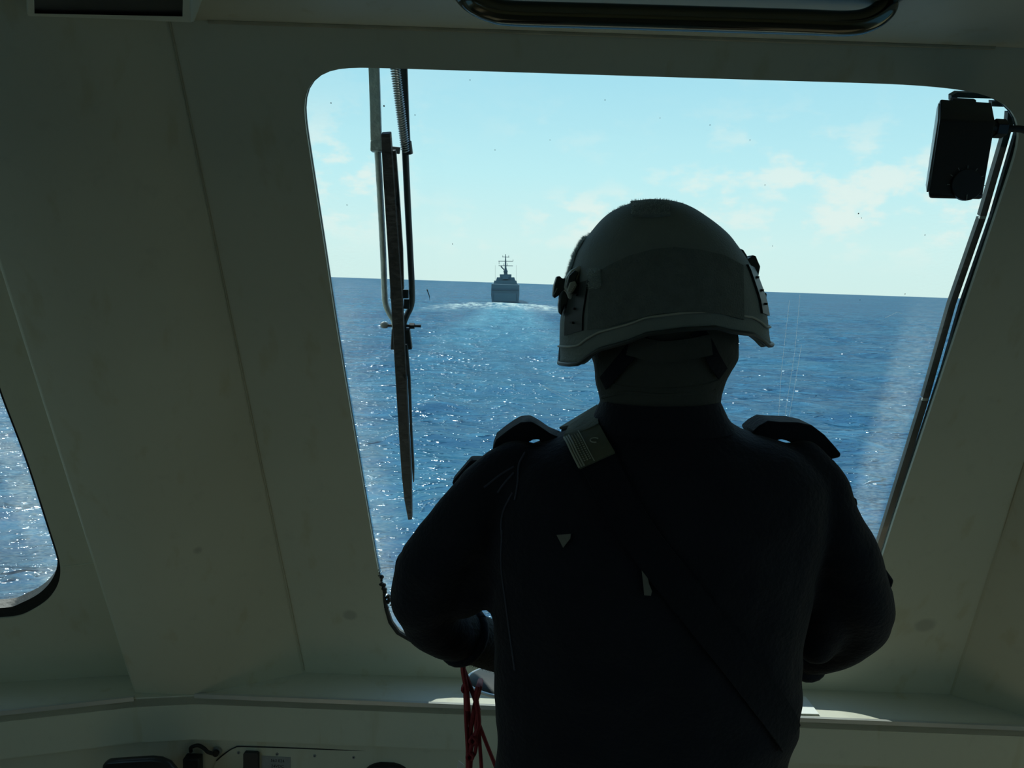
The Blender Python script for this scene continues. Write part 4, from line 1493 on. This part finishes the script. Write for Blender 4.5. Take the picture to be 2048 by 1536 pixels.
# dark knitted undersleeves on the forearms, with a fuzzy nap
M_knit = pbr('dark_knit', (0.022, 0.024, 0.022), 0.95, var=0.25, scale=60, bump=0.5, bscale=200)
M_nap = fuzzm('knit_nap', (0.03, 0.032, 0.03))
for wr, el in ((WL, EL), (WRr, ER)):
    mb = MB()
    us = [(-0.05, 0.036), (0.0, 0.038), (0.2, 0.041), (0.4, 0.041), (0.6, 0.039), (0.8, 0.036), (0.93, 0.034)]
    mb.tube([el.lerp(wr, f) for f, r in us], [r for f, r in us], 22)
    slv = mb.build('undersleeve', M_knit, per, label='dark grey knitted undersleeve on the forearm')
    hm = MB()
    d = (wr - el).normalized()
    a1 = d.orthogonal().normalized()
    a2 = d.cross(a1)
    for k in range(1100):
        f = random.uniform(0.05, 0.92)
        an = random.uniform(0, 2 * pi)
        r = float(np.interp(f, [q[0] for q in us], [q[1] for q in us])) - 0.0005
        nrm = a1 * cos(an) + a2 * sin(an)
        b0 = el.lerp(wr, f) + nrm * r
        tip = b0 + (nrm * 0.7 + Vector((random.uniform(-.6, .6), random.uniform(-.6, .6), random.uniform(-.6, .3)))) * random.uniform(0.003, 0.006)
        sd_ = d.cross(nrm) * 0.0004
        hm.add([b0 - sd_, b0 + sd_, tip], [(0, 1, 2)])
    o = hm.build('nap', M_nap, slv, smooth=False)
    o['kind'] = 'stuff'

# boots
for lg, s in zip(legs, (-1, 1)):
    b = lg[-1]
    mb = MB()
    mb.tube([b + Vector((0, 0, 0.12)), b + Vector((0, 0, 0.03)), b + Vector((0, 0.0, -0.05))], [0.058, 0.056, 0.058], 16)
    mb.ell(b + Vector((0, 0.07, -0.058)), (0.050, 0.135, 0.038), 18, 10)
    mb.ell(b + Vector((0, -0.01, -0.060)), (0.044, 0.07, 0.038), 18, 10)
    me = voxel_union(mb, 0.008, 2)
    zm = min(v.co.z for v in me.vertices)
    me.transform(Matrix.Translation((0, 0, -zm)))
    place_mesh('boot', me, M_boot, per)

# collar
cr_ = [ring_lr(1176, 1470, 856, YT, 0.082, 32), ring_lr(1190, 1452, 832, YT, 0.078, 32), ring_lr(1200, 1440, 806, YT, 0.075, 32), ring_lr(1205, 1436, 798, YT, 0.073, 32)]
MB().loft(cr_).build('collar', M_navy, coverall)

# --- balaclava covering neck and head
def bal_noise(co, n):
    return 0.0022 * noise.noise(co * 30) + 0.0030 * noise.noise(Vector((co.x * 8, co.y * 8, co.z * 45)))
mb = MB()
mb.loft([ring_lr(1203, 1437, 822, 1.145, 0.072), ring_lr(1200, 1438, 800, 1.145, 0.073), ring_lr(1195, 1440, 778, 1.148, 0.075),
         ring_lr(1189, 1455, 752, 1.152, 0.082), ring_lr(1182, 1469, 715, 1.158, 0.090), ring_lr(1183, 1471, 680, 1.162, 0.097),
         ring_lr(1195, 1468, 630, 1.166, 0.100), ring_lr(1215, 1455, 560, 1.17, 0.095), ring_lr(1265, 1400, 480, 1.17, 0.06)])
bala = place_mesh('balaclava', voxel_union(mb, 0.006, 3, bal_noise), M_bala, per)
for px in ([(1215, 760), (1240, 772), (1320, 778), (1400, 772), (1436, 760)], [(1205, 795), (1250, 784), (1320, 790), (1430, 782)]):
    bmt = bmesh.new(); bmt.from_mesh(bala.data); bmt.transform(Matrix.Translation(per.location))
    BB = BVHTree.FromBMesh(bmt); bmt.free()
    P, N = ribbon(BB, px, 0.005, 0.002, off=0.0)
    MB().tube(P, 0.0028, 6).build('fold', M_bala, bala)

# --- helmet
TILT = radians(5.6)
HS = 1.17 / F                                       # metres per pixel at the helmet
H0 = atY(1328 - 13 * cos(TILT), 560 + 13 * sin(TILT), 1.17)
HX = RT * cos(TILT) + UP * sin(TILT)                # helmet right
HZ = UP * cos(TILT) - RT * sin(TILT)
HX = Vector((HX.x, 0, HX.z)).normalized()
HZ = Vector((-HX.z, 0, HX.x)).normalized()
HY = Vector((0, 1, 0))
HY = (HY * cos(radians(4)) - HZ * sin(radians(4)))
_wp = np.array([(-162, 0), (-160.5, 26), (-156, 45), (-150, 66), (-140, 83), (-127, 99), (-117, 109), (-93, 132), (-71, 149), (-48, 160), (-33, 168), (0, 181), (58, 199), (100, 204), (135, 205), (150, 209)])
_dp = np.array([(-162, 0), (-160.5, 30), (-156, 54), (-150, 78), (-140, 96), (-127, 115), (-117, 126), (-93, 150), (-71, 168), (-48, 182), (0, 198), (58, 204), (100, 204), (150, 206)])



def smooth_prof(t_):
    v = np.linspace(t_[0, 0], t_[-1, 0], 400)
    # ellipse-like near the crown: interpolate squared widths, which are nearly linear there
    y = np.sqrt(np.interp(v, t_[:, 0], t_[:, 1] ** 2.0))
    k = np.ones(21) / 21
    ys = np.convolve(np.pad(y ** 2, 10, 'edge'), k, 'valid')
    ys[0] = 0
    return np.stack([v, np.sqrt(np.maximum(0, ys))], 1)


wprof, dprof = smooth_prof(_wp), smooth_prof(_dp)


def rim_v(th):
    """rim height (pixels below centre) by angle: 0 right, 90 front, 270 back"""
    s_, c_ = sin(th), cos(th)
    if s_ <= 0:
        u = abs(c_) * 205
        xs = [0, 60, 90, 140, 160, 174, 190, 205]
        vs_ = [100, 102, 112, 122, 134, 146, 147, 145]
        return float(np.interp(u, xs, vs_))
    f = min(1.0, s_ / 0.75)
    f = f * f * (3 - 2 * f)
    return 145 + (10 - 145) * f


def helm(th, s, off=0.0):
    rv = rim_v(th)
    g = 0.5 * (1 - cos(pi * s)) * 0.35 + s * 0.65
    g = s ** 1.6 * 0.55 + s * 0.45 if s < 1 else 1.0
    v = -162 + (rv + 162) * g
    wv = float(np.interp(v, wprof[:, 0], wprof[:, 1]))
    dv = float(np.interp(v, dprof[:, 0], dprof[:, 1]))
    x, y = cos(th) * wv, sin(th) * dv
    lean = 0.0
    if v < 0:
        lean, v = 0.085 * v, v * 0.955
    k = 1 + off / HS / max(90.0, hypot(x, y))
    return H0 + (HX * (x * k + lean) + HY * y * k - HZ * v) * HS + (HZ * off * max(0.0, 1 - s * 2.2))


NTH, NS = 128, 44
def helmet_mesh():
    mb = MB()
    rings = []
    for j in range(1, NS + 1):
        s = (j / NS)
        rings.append([helm(2 * pi * k / NTH, s) for k in range(NTH)])
    mb.loft(rings, caps=False)
    o = len(mb.v)
    mb.v.append(tuple(H0 + (HZ * 154.7 - HX * 13.8) * HS))
    mb.f += [(o, (k + 1) % NTH, k) for k in range(NTH)]
    return mb


helmet = helmet_mesh().build('helmet', M_helm, per, angle=60, label='grey-green ballistic helmet')
sm = helmet.modifiers.new('solid', 'SOLIDIFY')
sm.thickness = 0.010
sm.offset = -1
HB = BVHTree.FromPolygons([Vector(v) for v in helmet_mesh().v], helmet_mesh().f)
# rim edging
rim = [helm(2 * pi * k / NTH, 1.0, 0.001) for k in range(NTH)]
MB().tube(rim + [rim[0]], 0.0030, 8, caps=False).build('edge_trim', M_rail, helmet)
# rear band line just above the rim
bandp = [helm(radians(180 + 180 * k / 60), 0.915, 0.0022) for k in range(61)]
MB().tube(bandp, 0.0016, 6).build('edge_line', M_roll, helmet)


def surf_patch(x_top, x_bot, nu, nv, off, name, mat, par=helmet, th=0.002):
    """patch on the helmet between an upper and a lower pixel polyline"""
    def lerp_line(L, t):
        d = [0]
        for a, b in zip(L, L[1:]):
            d.append(d[-1] + hypot(b[0] - a[0], b[1] - a[1]))
        q = t * d[-1]
        for i in range(len(L) - 1):
            if q <= d[i + 1] + 1e-9:
                f = (q - d[i]) / max(1e-9, d[i + 1] - d[i])
                return (L[i][0] + (L[i + 1][0] - L[i][0]) * f, L[i][1] + (L[i + 1][1] - L[i][1]) * f)
        return L[-1]
    g, gn = [], []
    for j in range(nv + 1):
        row = []
        for i in range(nu + 1):
            a, b = lerp_line(x_top, i / nu), lerp_line(x_bot, i / nu)
            f = j / nv
            x, y = a[0] + (b[0] - a[0]) * f, a[1] + (b[1] - a[1]) * f
            d = ray(x, y).normalized()
            h = HB.ray_cast(CAM, d)
            if h[0] is None:
                h = HB.find_nearest(atY(x, y, 1.17))
            n = h[1]
            if n.dot(h[0] - H0) < 0:
                n = -n
            row.append((h[0], n))
        g.append(row)
    vs = [p + n * off for r in g for p, n in r] + [p - n * 0.002 for r in g for p, n in r]
    m_, k = nu + 1, (nu + 1) * (nv + 1)
    fs = []
    for j in range(nv):
        for i in range(nu):
            q = (j * m_ + i, j * m_ + i + 1, (j + 1) * m_ + i + 1, (j + 1) * m_ + i)
            fs += [q, tuple(k + z for z in q[::-1])]
    for i in range(nu):
        fs += [(i, k + i, k + i + 1, i + 1), (nv * m_ + i, nv * m_ + i + 1, k + nv * m_ + i + 1, k + nv * m_ + i)]
    for j in range(nv):
        fs += [(j * m_, (j + 1) * m_, k + (j + 1) * m_, k + j * m_), (j * m_ + nu, k + j * m_ + nu, k + (j + 1) * m_ + nu, (j + 1) * m_ + nu)]
    return MB().add(vs, fs).build(name, mat, par, angle=50), [q for r in g for q in r], (nu, nv)


surf_patch([(1184, 560), (1215, 535), (1260, 513), (1310, 500), (1350, 497), (1400, 502), (1445, 513), (1482, 533)],
           [(1178, 660), (1215, 655), (1265, 640), (1310, 628), (1350, 624), (1400, 624), (1445, 628), (1484, 640)], 30, 10, 0.004, 'rear_panel', M_helm2)
surf_patch([(1262, 407), (1300, 403), (1338, 405)], [(1266, 433), (1300, 435), (1340, 432)], 10, 6, 0.0035, 'velcro_patch', M_velcro)
surf_patch([(1183, 560), (1190, 550), (1206, 540)], [(1190, 575), (1197, 580), (1208, 572)], 6, 4, 0.006, 'velcro_patch', M_velcro)


def param_patch(t0, t1, s0, s1, name):
    nu, nv = 14, 14
    vs = []
    for off in (0.004, -0.001):
        for j in range(nv + 1):
            for i in range(nu + 1):
                vs.append(helm(radians(t0 + (t1 - t0) * i / nu), s0 + (s1 - s0) * j / nv, off))
    m_, k = nu + 1, (nu + 1) * (nv + 1)
    fs = []
    for j in range(nv):
        for i in range(nu):
            q = (j * m_ + i, j * m_ + i + 1, (j + 1) * m_ + i + 1, (j + 1) * m_ + i)
            fs += [q, tuple(k + z for z in q[::-1])]
    for i in range(nu):
        fs += [(i, k + i, k + i + 1, i + 1), (nv * m_ + i, nv * m_ + i + 1, k + nv * m_ + i + 1, k + nv * m_ + i)]
    for j in range(nv):
        fs += [(j * m_, (j + 1) * m_, k + (j + 1) * m_, k + j * m_), (j * m_ + nu, k + j * m_ + nu, k + (j + 1) * m_ + nu, (j + 1) * m_ + nu)]
    MB().add(vs, fs).build(name, M_velcro, helmet, angle=50)


def bristles(fn, n, L, name):
    mb = MB()
    for _ in range(n):
        p, nr = fn()
        d = (nr + Vector((random.gauss(0, .5), random.gauss(0, .5), random.gauss(0, .5)))).normalized()
        sd_ = d.orthogonal().normalized() * 0.00042
        tip = p + d * random.uniform(0.5, 1.0) * L
        mb.add([p - sd_, p + sd_, tip], [(0, 1, 2)])
    o = mb.build(name, M_fuzz, helmet, smooth=False)
    o['kind'] = 'stuff'


def on_param(t0, t1, s0, s1, off=0.002):
    def fn():
        th, s = radians(random.uniform(t0, t1)), random.uniform(s0, s1)
        p = helm(th, s, off)
        return p, (p - H0).normalized()
    return fn


param_patch(140, 181, 0.30, 0.66, 'velcro_patch')
param_patch(-4, 38, 0.30, 0.66, 'velcro_patch')
bristles(on_param(150, 186, 0.28, 0.68), 3800, 0.0075, 'velcro_fuzz')
bristles(on_param(-4, 30, 0.30, 0.66), 1600, 0.0045, 'velcro_fuzz')
bristles(on_param(20, 330, 0.02, 0.10, 0.0), 500, 0.0035, 'velcro_fuzz')


def on_pix(x0, y0, x1, y1, off=0.006):
    def fn():
        while True:
            d = ray(random.uniform(x0, x1), random.uniform(y0, y1)).normalized()
            h = HB.ray_cast(CAM, d)
            if h[0] is not None:
                n = h[1] if h[1].dot(h[0] - H0) > 0 else -h[1]
                return h[0] + n * off, n
    return fn


bristles(on_pix(1183, 540, 1206, 578), 420, 0.0045, 'velcro_fuzz')
bristles(on_pix(1264, 404, 1338, 432, 0.003), 900, 0.0035, 'velcro_fuzz')


def hp(px, Yd, th, name, mat, bev=0.0015):
    return MB().prism([atY(x, y, Yd) for x, y in px], (0, th, 0)).build(name, mat, helmet, smooth=False, bevel=bev)


hp([(1106, 592), (1108, 572), (1114, 553), (1120, 552), (1124, 557), (1136, 556), (1140, 575), (1131, 592), (1119, 590), (1109, 597)], 1.14, 0.035, 'rail_clamp', M_rail)
for k in range(3):
    hp([(1107 + k * 2, 588 - k * 4), (1110 + k * 2, 584 - k * 4), (1111 + k * 2, 585 - k * 4), (1108 + k * 2, 590 - k * 4)], 1.139, 0.003, 'clamp_ridge', M_roll, 0)
hp([(1130, 575), (1133, 556), (1143, 541), (1157, 532), (1170, 531), (1178, 541), (1183, 560), (1172, 572), (1155, 565), (1150, 600), (1138, 600)], 1.115, 0.06, 'strap_roll', M_roll, 0.004)
hp([(1140, 590), (1133, 572), (1138, 552), (1150, 540), (1158, 545), (1152, 556), (1156, 570), (1150, 585)], 1.105, 0.02, 'strap_buckle', M_rail)
hp([(1134, 583), (1140, 565), (1150, 562), (1155, 570), (1148, 582), (1141, 590)], 1.098, 0.01, 'rail_clamp', M_roll)
for k in range(5):
    c = atY(1149 - k * 2.1, 571 + k * 3.3, 1.097)
    MB().ball(c, 0.0009, 6).build('rivet', M_trim, helmet)
hp([(1118, 625), (1117, 610), (1120, 590), (1127, 580), (1136, 590), (1139, 606), (1130, 612), (1126, 622), (1123, 632)], 1.125, 0.03, 'strap_end', M_rail, 0.003)
MB().tube(smooth_path([atY(x, y, 1.118) for x, y in ((1128, 580), (1133, 584), (1138, 596))], 4), 0.0012, 6).build('buckle_wire', M_trim, helmet)
# side rail plates with slots, following the shell
for sgn, base_t in ((-1, 207), (1, 333)):
    pr = []
    for k in range(9):
        s = 0.60 + 0.26 * k / 8
        pr.append([helm(radians(base_t - 9), s, -0.002), helm(radians(base_t + 9), s, -0.002),
                   helm(radians(base_t + 9), s, 0.0035), helm(radians(base_t - 9), s, 0.0035)])
    MB().loft(pr).build('side_rail', M_rail, helmet, smooth=False)
    for k in range(3):
        p = helm(radians(base_t), 0.66 + 0.07 * k, 0.0030)
        MB().box(p, (0.006, 0.004, 0.003), Matrix.Rotation(radians(base_t + 90), 3, 'Z')).build('rail_slot', M_ink, helmet, smooth=False)
hp([(1468, 512), (1473, 500), (1480, 496), (1488, 500), (1495, 511), (1497, 520), (1488, 535), (1474, 528)], 1.12, 0.06, 'strap_roll', M_rail, 0.003)
hp([(1490, 522), (1497, 517), (1504, 513), (1505, 510), (1512, 512), (1516, 522), (1521, 533), (1517, 553), (1509, 546), (1496, 540)], 1.13, 0.04, 'rail_clamp', M_rail)
hp([(1505, 545), (1512, 546), (1517, 553), (1516, 572), (1512, 577), (1508, 562)], 1.14, 0.03, 'strap_end', M_rail)
hp([(1505, 575), (1512, 579), (1518, 586), (1526, 586), (1528, 584), (1534, 587), (1533, 599), (1516, 600), (1504, 602)], 1.15, 0.02, 'rail_peg', M_rail)
# nape pad and chin straps below the rim
bmt = bmesh.new(); bmt.from_mesh(bala.data); bmt.transform(Matrix.Translation(per.location))
BB = BVHTree.FromBMesh(bmt); bmt.free()
for px in ([(1290, 668), (1265, 700), (1235, 738), (1212, 765)], [(1392, 660), (1410, 690), (1425, 720), (1440, 745)]):
    P, N = ribbon(BB, px, 0.01, 0.003, off=0.003)
    ribbon3(P, N, 0.010, 0.003).build('chin_strap', M_navy2, helmet)
P, N = ribbon(BB, [(1262, 690), (1310, 701), (1360, 700), (1415, 688)], 0.01, 0.003, off=0.004)
ribbon3(P, N, 0.014, 0.006).build('nape_pad', M_bala, helmet)

# ------------------------------------------------------------------ round casing held low in front, with red cords
cas_c = atY(1045, 1334, 1.46)
cas = thing('round_casing', cas_c, 'pale grey rounded casing held low in front of the person under the left forearm', 'device')
rings = []
for k in range(9):
    f = k / 8
    r = 0.105 * cos(f * pi / 2 * 0.92)
    rings.append([cas_c + Vector((cos(a) * r, sin(a) * r * 0.62, -0.030 + 0.0 - sin(f * pi / 2) * 0.012 * 0 + 0.025 * f)) for a in (2 * pi * i / 40 for i in range(40))])
MB().loft(rings).build('shell', M_grey, cas)
MB().tube([cas_c + Vector((cos(2 * pi * i / 40) * 0.106, sin(2 * pi * i / 40) * 0.066, -0.030)) for i in range(41)], 0.0035, 8, caps=False).build('rim', M_trim, cas)

YC = 1.34
cord = thing('red_cord', atY(940, 1340, YC), 'tangled red cord hanging from the held casing down beside the person', 'cord')
for pts, r in (([(924, 1326), (928, 1352), (930, 1378), (932, 1440), (937, 1536), (938, 1600)], 0.0034),
               ([(926, 1328), (927, 1345), (933, 1380), (936, 1420)], 0.0048),
               ([(928, 1340), (940, 1372), (948, 1393), (957, 1420)], 0.0042),
               ([(962, 1361), (960, 1372), (957, 1385), (950, 1410), (945, 1440), (937, 1480), (936, 1540), (936, 1600)], 0.0046),
               ([(960, 1361), (957, 1372), (952, 1392), (956, 1425), (957, 1450), (949, 1475), (941, 1500), (939, 1545)], 0.0046),
               ([(931, 1385), (938, 1430), (942, 1465), (938, 1500), (940, 1560)], 0.0040),
               ([(956, 1418), (952, 1450), (953, 1480), (950, 1505), (943, 1518), (941, 1536)], 0.0034),
               ([(957, 1445), (959, 1480), (963, 1540), (964, 1600)], 0.0034),
               ([(957, 1445), (972, 1485), (990, 1530), (1000, 1560)], 0.0036)):
    off = random.uniform(-0.008, 0.008)
    MB().tube(smooth_path([atY(x, y, 1.40 if (i == 0 and x > 959) else YC + off) for i, (x, y) in enumerate(pts)], 5), r, 8).build('strand', M_red, cord)
for x, y in ((931, 1377), (946, 1480), (940, 1512)):
    c = atY(x, y, YC - 0.004)
    k = []
    for i in range(33):
        a = i * 2 * pi / 11
        k.append(c + Vector((cos(a) * 0.0055, sin(a * 0.7) * 0.004, sin(a) * 0.006)))
    MB().tube(k, 0.0028, 6).build('knot', M_red, cord)
tg = [atY(x, y, YC + 0.01) for x, y in ((917, 1521), (928, 1530), (928, 1590), (903, 1590))]
MB().prism(tg, (0, 0.001, 0)).build('tag', M_paper, cord, smooth=False, label='pale paper tag')
